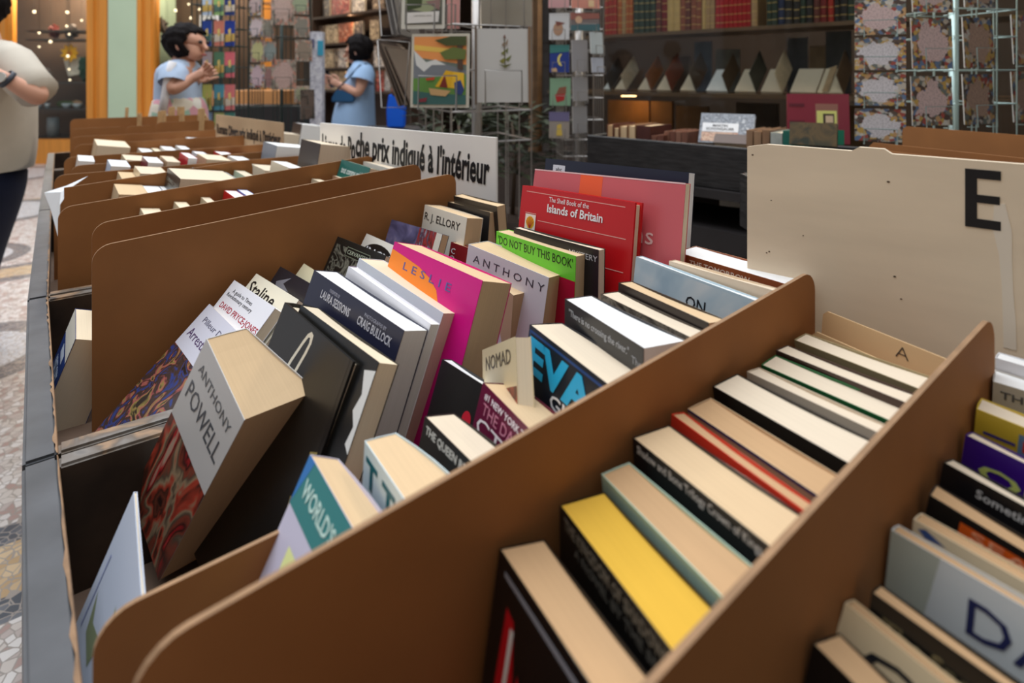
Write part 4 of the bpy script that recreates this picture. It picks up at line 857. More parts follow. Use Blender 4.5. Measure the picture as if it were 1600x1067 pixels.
# bookcase inside the shop door
off = .95; kA, _ = wk(488, 60, off); kB, _ = wk(640, 60, off); Mb = frame_M(ws(kA, off, 0), -SD); Wd = kA-kB
bc = root('bookcase', Mb, 'dark wooden bookcase with lit shelves inside the open shop door', 'bookcase')
bw = mat(rgb(52, 38, 30), .6, .2, 5)
zsh = [wk(560, y, off)[1] for y in (18, 64, 105, 142)]
box_obj('side_panel', -.03, 0, 0, .32, 0, 2.9, bw, bc); box_obj('side_panel', Wd, Wd+.03, 0, .32, 0, 2.9, bw, bc); box_obj('back_panel', 0, Wd, .3, .32, 0, 2.9, bw, bc)
for z in zsh+[zsh[0]+.5, .4]: box_obj('shelf_board', 0, Wd, 0, .3, z-.03, z, bw, bc)
rnd = random.Random(5)
cols = [(rgb(190, 30, 30), 'red'), (rgb(214, 190, 150), 'cream'), (rgb(196, 90, 40), 'orange'), (rgb(120, 100, 80), 'brown'), (rgb(220, 214, 206), 'white'), (rgb(80, 80, 84), 'grey')]
plan = [(0, [(505, 515, 5), (518, 546, 0), (550, 570, 4), (582, 600, 3)]), (1, [(496, 506, 3), (509, 527, 1), (529, 551, 2), (553, 567, 5), (578, 592, 1)]), (2, [(507, 520, 1), (522, 528, 3), (529, 542, 4), (584, 600, 4), (603, 616, 2)]), (3, [(505, 540, 1), (588, 600, 0), (601, 610, 4), (612, 622, 0)])]
ordn = ['first', 'second', 'third', 'fourth', 'fifth', 'sixth', 'seventh', 'eighth', 'ninth', 'tenth']
for si, lst in plan:
    for j, (x0, x1, ci) in enumerate(lst):
        k1, _ = wk(x0, 60, off+.1); k0, _ = wk(x1, 60, off+.1); h = .27 if si == 0 else min(.27, zsh[si-1]-.03-zsh[si]-.02)
        M = frame_M(ws(k1, off+.1, zsh[si]+.001), -SD); r = root('displayed_book', M, '%s book facing out, %s lit shelf inside the shop, %s from left' % (cols[ci][1], ordn[si], ordn[j]), 'book', 'books displayed inside the shop')
        w_ = k1-k0
        box_obj('page_block', .002, w_-.002, .003, .022, .002, h-.002, pages('cream'), r)
        bm = NB(); bx(bm, 0, w_, 0, .003, 0, h); bx(bm, 0, w_, .022, .025, 0, h); bx(bm, 0, .002, .003, .022, 0, h); obj('cover', bm, mat_picture([cols[ci][0], rgb(60, 44, 36), cols[ci][0], rgb(220, 200, 170)], 18, si*7+j, rough=.5), r)
for z in (zsh[0]-.06, zsh[1]-.06, zsh[2]-.06): 
    q = Mb @ Vector((Wd*.42, .02, z)); point('shelf_lamp', q, 2.2, (1, .62, .34), .02)
# ---------------------------------------------------------------- black crate with old books by the window
C0 = Vector((.293, 2.3, 0)); cz0, cz1 = CZ-.37, CZ-.228
def cp(k, off, z): return C0-SD*k+SN*off+Vector((0, 0, z))
Mc = frame_M(cp(0, 0, cz0), -SD)
cr = root('wooden_crate', Mc, 'black painted wooden crate of old leather books below the shop window', 'crate')
CL = 1.0; ch = cz1-cz0
for nm, b in (('front_board', (0, CL, 0, .018, 0, ch)), ('back_board', (0, CL, .28, .298, 0, ch)), ('end_board', (0, .018, .018, .28, 0, ch)), ('end_board', (CL-.018, CL, .018, .28, 0, ch)), ('bottom_board', (.018, CL-.018, .018, .28, 0, .01))):
    bm = NB(); bx(bm, *b); bmesh.ops.bevel(bm, geom=bm.edges[:], offset=.003, segments=1, affect='EDGES'); obj(nm, bm, black_wood2, cr)
st = root('display_stand', frame_M(cp(0, 0, 0), -SD), 'black wooden stand with an open lower shelf carrying the crate of old books', 'stand')
for nm, b in (('stand_top', (-.02, 1.02, -.02, .34, cz0-.03, cz0-.001)), ('lower_shelf', (-.02, 1.02, -.02, .34, cz0-.20, cz0-.13)), ('leg', (-.02, .03, -.02, .03, 0, cz0-.03)), ('leg', (.97, 1.02, -.02, .03, 0, cz0-.03)), ('leg', (-.02, .03, .29, .34, 0, cz0-.03)), ('leg', (.97, 1.02, .29, .34, 0, cz0-.03)), ('back_panel', (-.02, 1.02, .34, .36, 0, cz0-.03))):
    bm = NB(); bx(bm, *b); obj(nm, bm, mat(rgb(38, 34, 34), .6, .3, 12) if nm != 'back_panel' else mat(rgb(60, 50, 44), .8), st)
def crate_book(x0, x1, y0, w, cover, page, label, off=.05, lean=0, d=.16, flat=False, art=(), th=None):
    """old book standing in the crate, spine or page ends up"""
    rx = (x0-800)/FPX; b = C0+SN*off; k = (b.x-rx*b.y)/(rx*-SD.y+SD.x); t = b.y-SD.y*k; z = CZ-(y0-HOR)/FPX*t
    rx = (x1-800)/FPX; k2 = (b.x-rx*b.y)/(rx*-SD.y+SD.x); wd = abs(k2-k)
    h = z-(cz0+.012); M = frame_M(cp(k, off, cz0+.012), -SD) @ Matrix.Rotation(R_(lean), 4, 'Y')
    r = root('old_book', M, label, 'book', 'old books in the black crate')
    c = .003
    bm = NB(); bx(bm, c, wd-c, .003, d-.004, .002, h-.004); obj('page_block', bm, pages(page), r)
    bm = NB(); bx(bm, 0, c, 0, d, 0, h); bx(bm, wd-c, wd, 0, d, 0, h); bx(bm, c, wd-c, 0, .003, 0, h) if not flat else bx(bm, c, wd-c, d-.004, d, 0, h)
    cv = obj('cover', bm, mat(cover, .5, .2, 30), r)
    return r, wd, h
BRN = rgb(96, 52, 40)
for e in [(948, 958, 194, BRN, 'dusk', 'tan paged old book with a purple brown cover, leftmost in the crate', .06, True), (959, 967, 199, rgb(120, 80, 56), 'tan', 'second old book in the crate, brown cover', .06, True), (968, 980, 196, rgb(140, 100, 70), 'tan', 'third old book in the crate with pale worn boards', .06, True),
          (981, 993, 195, rgb(150, 112, 80), 'tan', 'fourth old book in the crate with worn pale leather', .06, True), (995, 1016, 196, rgb(80, 42, 36), 'tan', 'wide dark brown leather book in the crate', .06, False),
          (1018, 1026, 212, rgb(126, 82, 66), 'dusk', 'low brown book, first of the low ones in the crate', .05, False), (1027, 1036, 211, rgb(116, 72, 58), 'dusk', 'low brown book, second of the low ones in the crate', .05, False),
          (1038, 1046, 205, rgb(132, 90, 72), 'dusk', 'rose brown book, third of the low ones in the crate', .08, False), (1047, 1055, 205, rgb(120, 76, 62), 'dusk', 'rose brown book, fourth of the low ones in the crate', .08, False), (1056, 1064, 206, rgb(140, 98, 80), 'dusk', 'rose brown book, fifth of the low ones in the crate', .08, False), (1065, 1074, 206, rgb(124, 82, 66), 'dusk', 'rose brown book just left of the Schongauer book', .08, False),
          (1166, 1176, 203, rgb(150, 118, 90), 'tan', 'tan old book right of the Schongauer book', .06, False), (1178, 1189, 205, rgb(160, 126, 96), 'tan', 'second tan old book right of the Schongauer book', .06, False), (1191, 1202, 203, rgb(142, 108, 80), 'tan', 'third tan old book right of the Schongauer book', .06, False),
          (1204, 1222, 207, rgb(176, 180, 172), 'ivory', 'pale grey-green book in the crate behind the letter board', .06, False), (1223, 1238, 204, rgb(30, 104, 90), 'ivory', 'teal edged book in the crate behind the letter board', .06, False)]:
    crate_book(e[0], e[1], e[2], 0, e[3], e[4], e[5], off=e[6], flat=e[7])
# Schongauer book standing on the crate books
def panel_book(name, x0, x1, y0, y1, t, label, cover, th=.02, yaw=20, lean=14, page='cream', art=(), group=None, cat='book'):
    """book facing the viewer; corners in the photo give place and size"""
    c = at((x0+x1)/2, y1, t); w_ = (x1-x0)/FPX*t/math.cos(R_(yaw)); h = (y1-y0)/FPX*t/math.cos(R_(lean))
    M = Matrix.Translation(c) @ Matrix.Rotation(R_(yaw), 4, 'Z') @ Matrix.Rotation(-R_(lean), 4, 'X') @ Matrix.Translation((-w_/2, 0, 0))
    r = root(name, M, label, cat, group)
    box_obj('page_block', .002, w_-.002, .002, th-.002, .002, h-.002, pages(page), r)
    bm = NB(); bx(bm, 0, w_, 0, .002, 0, h); bx(bm, 0, w_, th-.002, th, 0, h); bx(bm, 0, .002, .002, th-.002, 0, h)
    cv = obj('cover', bm, [cover] if isinstance(cover, bpy.types.Material) else [cm(cover)], r); lay = 0
    for A in art:
        lay += 1
        if A[0] == 'text': letter('title_lettering', A[1], Matrix.Translation((A[2]*w_, -.0003*lay, h*(1-A[3]))), A[4]*w_, A[5]*h, cm(A[6]), cv, A[7] if len(A) > 7 else 0)
        elif A[0] == 'rect': box_obj('cover_picture', A[1]*w_, A[3]*w_, -.0003*lay, -.0003*(lay-1), h*(1-A[4]), h*(1-A[2]), A[5] if isinstance(A[5], bpy.types.Material) else cm(A[5]), cv)
    return r
panel_book('art_book', 1097, 1168, 179, 224, 2.05, 'art book lettered MARTIN SCHONGAUER with grey engravings, on the crate', mat_picture([rgb(70, 74, 82), rgb(150, 156, 164), rgb(96, 100, 108), rgb(190, 194, 198)], 45, 3), yaw=-30, lean=30,
    art=[('rect', .05, .33, .72, .62, rgb(230, 230, 230)), ('text', 'MARTIN\nSCHONGAUER', .385, .475, .52, .2, BLACK, .02), ('rect', .05, .64, .72, .95, mat_picture([rgb(170, 110, 90), rgb(214, 180, 150), rgb(120, 70, 60)], 60, 4))])
b_ = panel_book('old_book', 1119, 1166, 211, 224, 1.99, 'small dark brown leather book lying below the Schongauer book', rgb(80, 56, 40), th=.03, yaw=-32, lean=50)
b_['category'] = 'book'
panel_book('art_book', 1238, 1320, 147, 224, 2.0, 'large dark red book with a small pale portrait label and worn marks', rgb(124, 40, 56), yaw=-20, lean=8, th=.03,
    art=[('rect', .46, .20, .82, .9, rgb(140, 96, 84)), ('rect', .48, .34, .80, .85, rgb(206, 206, 120)), ('rect', .58, .40, .76, .60, rgb(70, 60, 50)), ('rect', .62, .44, .74, .58, rgb(206, 180, 150)), ('rect', .55, .6, .8, .8, rgb(190, 196, 170)), ('rect', .03, .20, .28, .26, rgb(90, 30, 44)), ('rect', .03, .55, .28, .63, rgb(90, 30, 44))])
panel_book('old_book', 1242, 1297, 192, 227, 1.72, 'dark green and brown book leaning in front of the dark red one', mat_picture([rgb(60, 66, 58), rgb(110, 92, 66), rgb(52, 60, 56)], 12, 5), yaw=-34, lean=10, th=.03, page='tan', group='old books behind the letter board')
panel_book('old_book', 1297, 1316, 203, 226, 1.78, 'small bright green book in front of the dark red one', rgb(24, 110, 84), yaw=-30, lean=6, th=.03, group='old books behind the letter board')
panel_book('framed_print', 1128, 1166, 304, 323, 2.0, 'pale framed print lying on the lower shelf under the crate', rgb(166, 160, 150), yaw=-30, lean=20, th=.01, cat='print')
# second book tray at the right with cardboard dividers
cbx = root('book_tray', Vector((1.0, 1.35, CZ-.40)), 'tray with plain cardboard dividers behind the letter board at the right edge', 'tray')
inv = cbx.matrix_world.inverted()
for (x0, y0, x1, y1, t0, t1, lab) in [(1410, 197, 1640, 212, 1.62, 1.32, 'far'), (1358, 222, 1640, 243, 1.42, 1.10, 'near'), (1352, 232, 1640, 255, 1.36, 1.05, 'front')]:
    P, Q = at(x0, y0, t0), at(x1, y1, t1); Q.z = P.z; d = Vector((P.x-Q.x, P.y-Q.y, 0)).normalized(); n = Vector((d.y, -d.x, 0))*-.004
    hh = P.z-(CZ-.40-.011); M = frame_M(Vector((P.x, P.y, P.z-hh)), -d); L_ = (Vector((P.x, P.y, 0))-Vector((Q.x, Q.y, 0))).length
    bm = NB(); prism(bm, [(0, 0, 0), (L_, 0, 0), (L_, 0, hh), (.01, 0, hh), (0, 0, hh-.01)], (0, .004, 0)); o = obj('cardboard_divider', bm, board_m, None, M)
    tag(o, 'cardboard divider behind the letter board at the right edge, the %s one' % ({'far': 'farthest', 'near': 'middle', 'front': 'nearest'}[lab]), 'divider')
bm = NB(); prism(bm, [inv @ at(1345, 300, 1.65), inv @ at(1345, 300, 1.15).lerp(at(1345, 300, 1.2), 0), inv @ at(1700, 300, 1.0), inv @ at(1700, 300, 1.5)], (0, 0, -.02))
for v in bm.verts: v.co.z = round(v.co.z, 2)*0+(-.0 if v.co.z > -.02 else -.0)
bm.free()
box_obj('floor_board', -.32, .9, -.38, .35, -.03, -.012, black_wood2, cbx); box_obj('left_board', -.34, -.32, -.38, .35, -.03, .12, black_wood2, cbx); box_obj('back_board', -.32, .9, .35, .37, -.03, .12, black_wood2, cbx)
for (x, y) in ((-.3, -.35), (.85, -.35), (-.3, .32), (.85, .32)): box_obj('leg', x, x+.04, y, y+.04, -(CZ-.40), -.03, black_wood2, cbx)
# ---------------------------------------------------------------- card racks
def card(x0, y0, x1, y1, t, m, label, yaw=0, lean=6, name='postcard', cat='postcard', group=None, th=.003, border=None, art=()):
    c = at((x0+x1)/2, y1, t); w_ = (x1-x0)/FPX*t/math.cos(R_(yaw)); h = (y1-y0)/FPX*t/math.cos(R_(lean))
    M = Matrix.Translation(c) @ Matrix.Rotation(R_(yaw), 4, 'Z') @ Matrix.Rotation(-R_(lean), 4, 'X') @ Matrix.Translation((-w_/2, 0, 0))
    bm = NB(); bx(bm, 0, w_, 0, th, 0, h)
    mats = [m, mat(rgb(216, 212, 204), .6)]
    for f in bm.faces:
        if abs(f.calc_center_median().y) > 1e-6: f.material_index = 1
    if border:
        bb_ = border
        vs = [bm.verts.new((x, -.0004, z)) for x, z in ((w_*bb_, h*bb_), (w_*(1-bb_), h*bb_), (w_*(1-bb_), h*(1-bb_)), (w_*bb_, h*(1-bb_)))]
        f = bm.faces.new(vs); f.material_index = 0
        for g in bm.faces:
            if g is not f: g.material_index = 1
    o = obj(name, bm, mats, None, M); tag(o, label, cat, group)
    lay = 2
    for A in art:
        lay += 1
        if A[0] == 'poly':
            b2 = NB(); prism(b2, [(px_*w_, -.0004*lay, h*(1-pz)) for px_, pz in A[1]], (0, .0003, 0)); obj('printed_shape', b2, mat(A[2], .5), o)
        elif A[0] == 'text': letter('printed_lettering', A[1], Matrix.Translation((A[2]*w_, -.0004*lay, h*(1-A[3]))), A[4]*w_, A[5]*h, mat(A[6], .5), o)
    return o, M, w_, h
def pocket(rack, M, w_, h, m, r=.0012, hf=.42, d=.022):
    """bent wire pocket holding a card"""
    bm = NB(); y = -d; q = [Vector((w_*.18, .01, h*.0-.008)), Vector((w_*.18, y, -.008)), Vector((w_*.18, y, h*hf)), Vector((w_*.82, y, h*hf)), Vector((w_*.82, y, -.008)), Vector((w_*.82, .01, -.008))]
    iv = rack.matrix_world.inverted() @ M
    tube(bm, [iv @ p for p in q], r, 4); obj('wire_pocket', bm, m, rack)
def rack(name, x, t, ytop, label, m, R=.14, n=4, tiers=(), yaw=20, pole=.012, wr=.002, per=3):
    c = at(x, HOR, t); r = root(name, Vector((c.x, c.y, 0)), label, 'rack', None)
    ztop = CZ-(ytop-HOR)/FPX*t
    bm = NB(); tube(bm, [(0, 0, .02), (0, 0, ztop)], pole, 10); obj('pole', bm, m, r)
    bm = NB(); tube(bm, [(0, 0, 0), (0, 0, .02)], .2, 24); obj('base', bm, m, r)
    cs = [Vector((R*math.cos(R_(yaw+45)+i*2*math.pi/n), R*math.sin(R_(yaw+45)+i*2*math.pi/n), 0)) for i in range(n)]
    zb = CZ-.55
    for i in range(n):
        A, B_ = cs[i], cs[(i+1) % n]
        for j in range(per):
            p = A.lerp(B_, j/per); bm = NB(); tube(bm, [p+Vector((0, 0, zb)), p+Vector((0, 0, ztop))], wr, 4); obj('upright_wire', bm, m, r)
    for y in tiers:
        z = CZ-(y-HOR)/FPX*t; bm = NB(); tube(bm, [c_+Vector((0, 0, z)) for c_ in cs+[cs[0]]], wr, 4); tube(bm, [cs[0]+Vector((0, 0, z)), -cs[0]+Vector((0, 0, z))], wr, 4); obj('tier_ring', bm, m, r)
    return r
def mat_map(seed, land, cols, r=.36):
    """illustrated map postcard: one pale land area on a patchwork of small pictures"""
    m = bpy.data.materials.new('map_print'); m.use_nodes = True; nt = m.node_tree; p = nt.nodes['Principled BSDF']; p.inputs['Roughness'].default_value = .5
    N = nt.nodes.new; L = nt.links.new; tc = N('ShaderNodeTexCoord')
    mp = N('ShaderNodeMapping'); mp.inputs['Location'].default_value = (-.5, 0, -.5); mp.inputs['Scale'].default_value = (1, 0, 1); L(tc.outputs['Generated'], mp.inputs[0])
    ln = N('ShaderNodeVectorMath'); ln.operation = 'LENGTH'; L(mp.outputs[0], ln.inputs[0])
    nz = N('ShaderNodeTexNoise'); nz.inputs['Scale'].default_value = 5; nz.noise_dimensions = '4D'; nz.inputs['W'].default_value = seed*3.1; L(tc.outputs['Generated'], nz.inputs['Vector'])
    a = N('ShaderNodeMath'); a.operation = 'MULTIPLY_ADD'; a.inputs[1].default_value = .55; a.inputs[2].default_value = -.275; L(nz.outputs[0], a.inputs[0])
    b = N('ShaderNodeMath'); b.operation = 'ADD'; L(ln.outputs['Value'], b.inputs[0]); L(a.outputs[0], b.inputs[1])
    c = N('ShaderNodeMath'); c.operation = 'LESS_THAN'; c.inputs[1].default_value = r; L(b.outputs[0], c.inputs[0])
    v = N('ShaderNodeTexVoronoi'); v.inputs['Scale'].default_value = 11; v.voronoi_dimensions = '4D'; v.inputs['W'].default_value = seed*1.7; L(tc.outputs['Generated'], v.inputs['Vector'])
    sp = N('ShaderNodeSeparateColor'); L(v.outputs['Color'], sp.inputs[0]); cr = N('ShaderNodeValToRGB'); cr.color_ramp.interpolation = 'CONSTANT'
    for i, cc in enumerate(cols):
        e = cr.color_ramp.elements[i] if i < 2 else cr.color_ramp.elements.new(i/len(cols)); e.position = i/len(cols); e.color = cc
    L(sp.outputs[0], cr.inputs[0])
    n2 = N('ShaderNodeTexNoise'); n2.inputs['Scale'].default_value = 28; L(tc.outputs['Generated'], n2.inputs['Vector'])
    c2 = N('ShaderNodeValToRGB'); c2.color_ramp.elements[0].position = .42; c2.color_ramp.elements[0].color = tuple(q*.72 for q in land[:3])+(1,); c2.color_ramp.elements[1].position = .52; c2.color_ramp.elements[1].color = land; L(n2.outputs[0], c2.inputs[0])
    mx = N('ShaderNodeMix'); mx.data_type = 'RGBA'; L(c.outputs[0], mx.inputs[0]); L(cr.outputs[0], mx.inputs[6]); L(c2.outputs[0], mx.inputs[7]); L(mx.outputs[2], p.inputs['Base Color'])
    return m
PAL = [rgb(190, 156, 84), rgb(80, 64, 58), rgb(160, 76, 66), rgb(110, 116, 110), rgb(190, 180, 164), rgb(100, 84, 74), rgb(96, 116, 146), rgb(190, 150, 104), rgb(200, 194, 184)]
PINK = rgb(206, 180, 176); WHM = rgb(214, 208, 210)
wireR = mat(rgb(168, 190, 186), .35, metal=.5)
rr = rack('card_rack', 1490, 1.95, -60, 'wire postcard rack with pale green wires and illustrated map cards at the right edge', wireR, R=.16, tiers=(20, 60, 110, 160, 215), yaw=10, pole=.014)
colw = ['left', 'middle', 'right', 'rightmost']; G_R = 'illustrated map cards in the right rack'
cid = 0
for ci, (x0, x1, t, yw, rows, land) in enumerate([(1345, 1405, 1.72, -28, [(-2, 54), (58, 109), (113, 165), (170, 221)], WHM), (1423, 1494, 1.70, 8, [(-40, 19), (28, 107), (119, 196)], PINK), (1501, 1562, 1.80, 16, [(-34, 12), (27, 106), (116, 194)], rgb(150, 124, 108)), (1573, 1640, 1.9, 22, [(24, 100), (112, 190)], rgb(132, 108, 94))]):
    for j, (y0, y1) in enumerate(rows):
        cid += 1
        o, M, w_, h = card(x0, y0, x1, y1, t, mat_map(cid, land if not (ci == 0 and j == 0) else PINK, PAL if ci < 2 else [tuple(q*.6 for q in c[:3])+(1,) for c in PAL]), 'illustrated map card, %s in the %s column of the right wire rack' % (['topmost', 'second', 'third', 'lowest'][j], colw[ci]), yaw=yw, lean=3, group=G_R)  # columns turned to the right: shade is put into their darker print colours
        pocket(rr, M, w_, h, wireR, .0016, .38)
# chrome rack with art prints in the middle
chrome = mat(rgb(150, 146, 142), .3, metal=.7)
rb = rack('print_rack', 745, 2.25, -80, 'chrome wire rack holding large art prints in the middle of the picture', chrome, R=.22, tiers=(-20, 45, 110, 170, 215), yaw=25, pole=.02, wr=.0035)
G_P = 'art prints in the chrome rack'
camp = [('poly', [(.0, 0), (1, 0), (1, .42), (0, .3)], rgb(232, 150, 84)), ('poly', [(0, .12), (.9, .2), (.9, .26), (0, .2)], rgb(232, 190, 90)), ('poly', [(0, .22), (.25, .40), (.42, .36), (1, .5), (1, .62), (0, .66)], rgb(120, 124, 130)), ('poly', [(0, .2), (.08, .26), (.24, .38), (.42, .34), (.62, .42), (.35, .42), (.2, .52), (.05, .42)], rgb(214, 214, 210)),
        ('poly', [(0, .62), (1, .56), (1, .86), (0, .84)], rgb(96, 138, 64)), ('poly', [(0, .8), (.4, .84), (1, .86), (1, 1), (0, 1)], rgb(60, 100, 96)), ('poly', [(.42, .74), (.62, .5), (.76, .52), (.72, .76)], rgb(222, 170, 30)), ('poly', [(.5, .74), (.6, .56), (.66, .76)], rgb(120, 40, 30)), ('poly', [(.76, .52), (.96, .54), (.97, .78), (.72, .76)], rgb(232, 184, 50)), ('poly', [(.78, .68), (.9, .64), (.97, .78), (.92, .86), (.8, .84)], rgb(48, 66, 120)),
        ('poly', [(.3, .76), (.72, .8), (.62, .88), (.34, .86)], rgb(200, 160, 110)), ('poly', [(.82, 0), (.92, 0), (.94, .5), (.84, .48)], rgb(84, 62, 50)), ('poly', [(.4, .06), (.7, .0), (1, 0), (1, .14), (.62, .14)], rgb(70, 78, 42)), ('poly', [(.5, .24), (.75, .16), (1, .2), (.98, .34), (.6, .34)], rgb(100, 112, 56)), ('poly', [(.24, .62), (.42, .6), (.4, .64), (.26, .65)], rgb(200, 60, 40)), ('poly', [(.12, .92), (.28, .9), (.26, .96), (.1, .97)], rgb(130, 50, 60))]
pr = [card(640, 52, 733, 168, 2.0, mat(rgb(206, 200, 184), .5), 'art print of a yellow tent in a mountain valley at sunset', yaw=-8, lean=4, name='art_print', cat='print', group=None,
   art=[('poly', [(.045+(.95-.045)*x, .04+.92*y) for x, y in q[1]], q[2]) for q in [('poly', [(0, 0), (1, 0), (1, 1), (0, 1)], rgb(110, 120, 110))]+camp]),
 card(742, 44, 830, 160, 2.05, mat(rgb(200, 198, 194), .5), 'framed botanical print of a single green plant on pale grey paper', yaw=6, lean=4, name='art_print', cat='print',
   art=[('poly', [(.52, .1), (.535, .1), (.55, .5), (.53, .5)], rgb(96, 90, 66)), ('poly', [(.44, .44), (.52, .4), (.54, .44), (.5, .48)], rgb(132, 128, 60)), ('poly', [(.54, .42), (.66, .36), (.6, .45)], rgb(110, 116, 60)), ('poly', [(.46, .34), (.53, .3), (.53, .36)], rgb(120, 120, 60)), ('poly', [(.54, .3), (.6, .26), (.58, .34)], rgb(104, 110, 62)), ('poly', [(.48, .22), (.53, .18), (.53, .26)], rgb(140, 120, 100)), ('poly', [(.54, .2), (.6, .14), (.57, .24)], rgb(150, 130, 110)), ('poly', [(.5, .12), (.54, .08), (.56, .14)], rgb(130, 100, 90)), ('poly', [(.42, .48), (.5, .5), (.66, .48), (.54, .54)], rgb(100, 100, 60)), ('poly', [(.95, -.03), (1.0, -.03), (1.0, 1.03), (.95, 1.03)], rgb(132, 104, 80)), ('poly', [(0, -.03), (.04, -.03), (.04, 1.03), (0, 1.03)], rgb(110, 94, 80))]),
 card(626, -40, 695, 45, 2.02, mat(rgb(206, 202, 190), .5), 'art print with dark green trees over a white caption panel', yaw=-8, lean=4, name='art_print', cat='print',
   art=[('poly', [(.08, 0), (.94, 0), (.94, .92), (.08, .92)], rgb(92, 92, 84)), ('poly', [(.1, 0), (.9, 0), (.9, .6), (.6, .7), (.1, .62)], rgb(150, 156, 120)), ('poly', [(.12, .2), (.5, .3), (.46, .6), (.12, .66)], rgb(60, 72, 40)), ('poly', [(.55, .5), (.9, .45), (.88, .66)], rgb(140, 110, 104)), ('poly', [(.14, .7), (.88, .68), (.86, .88), (.13, .9)], rgb(222, 218, 212)), ('text', 'LANDSCAPE', .5, .76, .4, .02, rgb(80, 80, 80))]),
 card(697, -40, 718, 45, 2.1, mat(rgb(206, 150, 144), .5), 'plain pink print edge between the tree print and the plant print', yaw=-8, lean=4, name='art_print', cat='print'),
 card(752, -60, 832, 40, 2.15, mat(rgb(150, 142, 128), .6, .1, 5), 'plain grey brown card above the botanical print', yaw=6, lean=4, name='art_print', cat='print')]
for o, M, w_, h in pr: pocket(rb, M, w_, h, chrome, .003, .42, .03)
for i, (x0, y0, x1, y1, c) in enumerate([(598, -20, 612, 54, rgb(140, 136, 134)), (602, -20, 616, 54, rgb(96, 92, 90)), (606, -20, 620, 54, rgb(160, 156, 152)), (610, -20, 624, 54, rgb(88, 84, 82)), (586, 62, 622, 166, rgb(112, 96, 84)), (590, 64, 628, 165, rgb(84, 72, 64)), (595, 68, 634, 164, rgb(126, 110, 96)), (601, 72, 640, 163, rgb(96, 82, 72))]):
    t = 2.25+.004*i; a, b = at(x0, y0, t), at(x1, y1, t); bm = NB(); w_ = .006
    prism(bm, [(0, 0, a.z-b.z), (w_, 0, a.z-b.z), (b.x-a.x+w_, 0, 0), (b.x-a.x, 0, 0)], (.03, .30, 0)); o = obj('print_board', bm, mat(c, .6)); o.location = (a.x, t, b.z)
    tag(o, 'print board seen edge-on at the left of the chrome rack, %s %s' % (ordn[i % 4], 'of the upper pocket' if i < 4 else 'of the lower pocket'), 'print', 'print boards seen edge-on')
for (x0, x1, y0, y1) in [(590, 640, 62, 168), (590, 628, -30, 56)]:
    bm = NB(); t = 2.22; P = [at(x0, y0, t), at(x0+6, y1, t), at(x1-8, y1, t), at(x1, y0+4, t)]; iv = rb.matrix_world.inverted(); tube(bm, [iv @ p for p in P+[P[0]]], .003, 5); obj('wire_pocket', bm, chrome, rb)
# second chrome rack with small cards
rc = rack('card_rack', 905, 2.75, -60, 'chrome wire spinner rack with small greeting cards beside the bookshop window', chrome, R=.13, tiers=(15, 48, 80, 118, 152, 185, 215, 240), yaw=5, pole=.02, wr=.003, per=4)
G_S = 'small greeting cards in the chrome spinner rack'
for (x0, y0, x1, y1, yw, c, lab, art) in [
  (858, 20, 889, 62, -12, rgb(200, 200, 200), 'white greeting card with a brown round animal', [('poly', [(.45+.25*math.cos(a*.52), .6+.25*math.sin(a*.52)) for a in range(12)], rgb(166, 130, 104)), ('poly', [(.3, .3), (.8, .38), (.4, .5)], rgb(120, 70, 60))]),
  (891, 20, 938, 48, 14, rgb(120, 110, 108), 'wide greeting card with a rose and teal evening sky', [('poly', [(0, 0), (1, 0), (1, .3), (0, .4)], rgb(150, 96, 86)), ('poly', [(0, .7), (1, .6), (1, 1), (0, 1)], rgb(70, 104, 110)), ('poly', [(.28+.12*math.cos(a*.52), .4+.22*math.sin(a*.52)) for a in range(12)], rgb(206, 170, 140))]),
  (859, 70, 889, 113, -12, rgb(34, 56, 130), 'dark blue greeting card with a yellow crescent moon', [('poly', [(0, 0), (1, 0), (1, .25), (0, .3)], rgb(60, 120, 116)), ('poly', [(.6+.2*math.cos(a*.35), .55+.22*math.sin(a*.35)) for a in range(4, 15)]+[(.52, .46), (.5, .58), (.56, .66)], rgb(226, 210, 110)), ('poly', [(.1, .86), (.35, .84), (.4, .98), (.1, .98)], rgb(206, 170, 130))]),
  (859, 122, 891, 165, -12, rgb(126, 160, 130), 'sage green greeting card with a red boat-like house', [('poly', [(.25, .6), (.75, .55), (.7, .8), (.35, .88)], rgb(170, 40, 40)), ('poly', [(.45, .35), (.8, .3), (.78, .56), (.3, .6)], rgb(136, 84, 64))]),
  (858, 175, 889, 216, -12, rgb(150, 140, 130), 'violet to yellow greeting card low in the spinner rack', [('poly', [(0, 0), (1, 0), (1, .35), (0, .35)], rgb(110, 104, 140)), ('poly', [(.4, .5), (.6, .45), (.66, .9), (.36, .9)], rgb(206, 176, 80))]),
  (857, -30, 889, 12, -12, rgb(196, 150, 150), 'pink greeting card at the top left of the spinner rack', []), (892, -30, 938, 13, 14, rgb(206, 140, 124), 'salmon greeting card at the top of the spinner rack', [('poly', [(.6, .7), (.8, .7), (.8, .95), (.6, .95)], rgb(220, 190, 150))]),
  (894, 62, 920, 112, 20, rgb(150, 148, 150), 'grey card back, first down the right side of the spinner rack', []), (895, 120, 920, 158, 20, rgb(146, 144, 144), 'grey card back, second down the right side of the spinner rack', []), (895, 166, 919, 208, 20, rgb(142, 140, 140), 'grey card back, third down the right side of the spinner rack', []),
  (922, 50, 944, 84, 35, rgb(176, 186, 190), 'pale blue card on the right side of the spinner rack', []), (924, 90, 945, 113, 35, rgb(170, 176, 190), 'small pale card at the right edge of the spinner rack', [])]:
    o, M, w_, h = card(x0, y0, x1, y1, 2.6, mat(c, .5), lab, yaw=yw, lean=4, group=G_S, art=art); pocket(rc, M, w_, h, chrome, .002, .35)
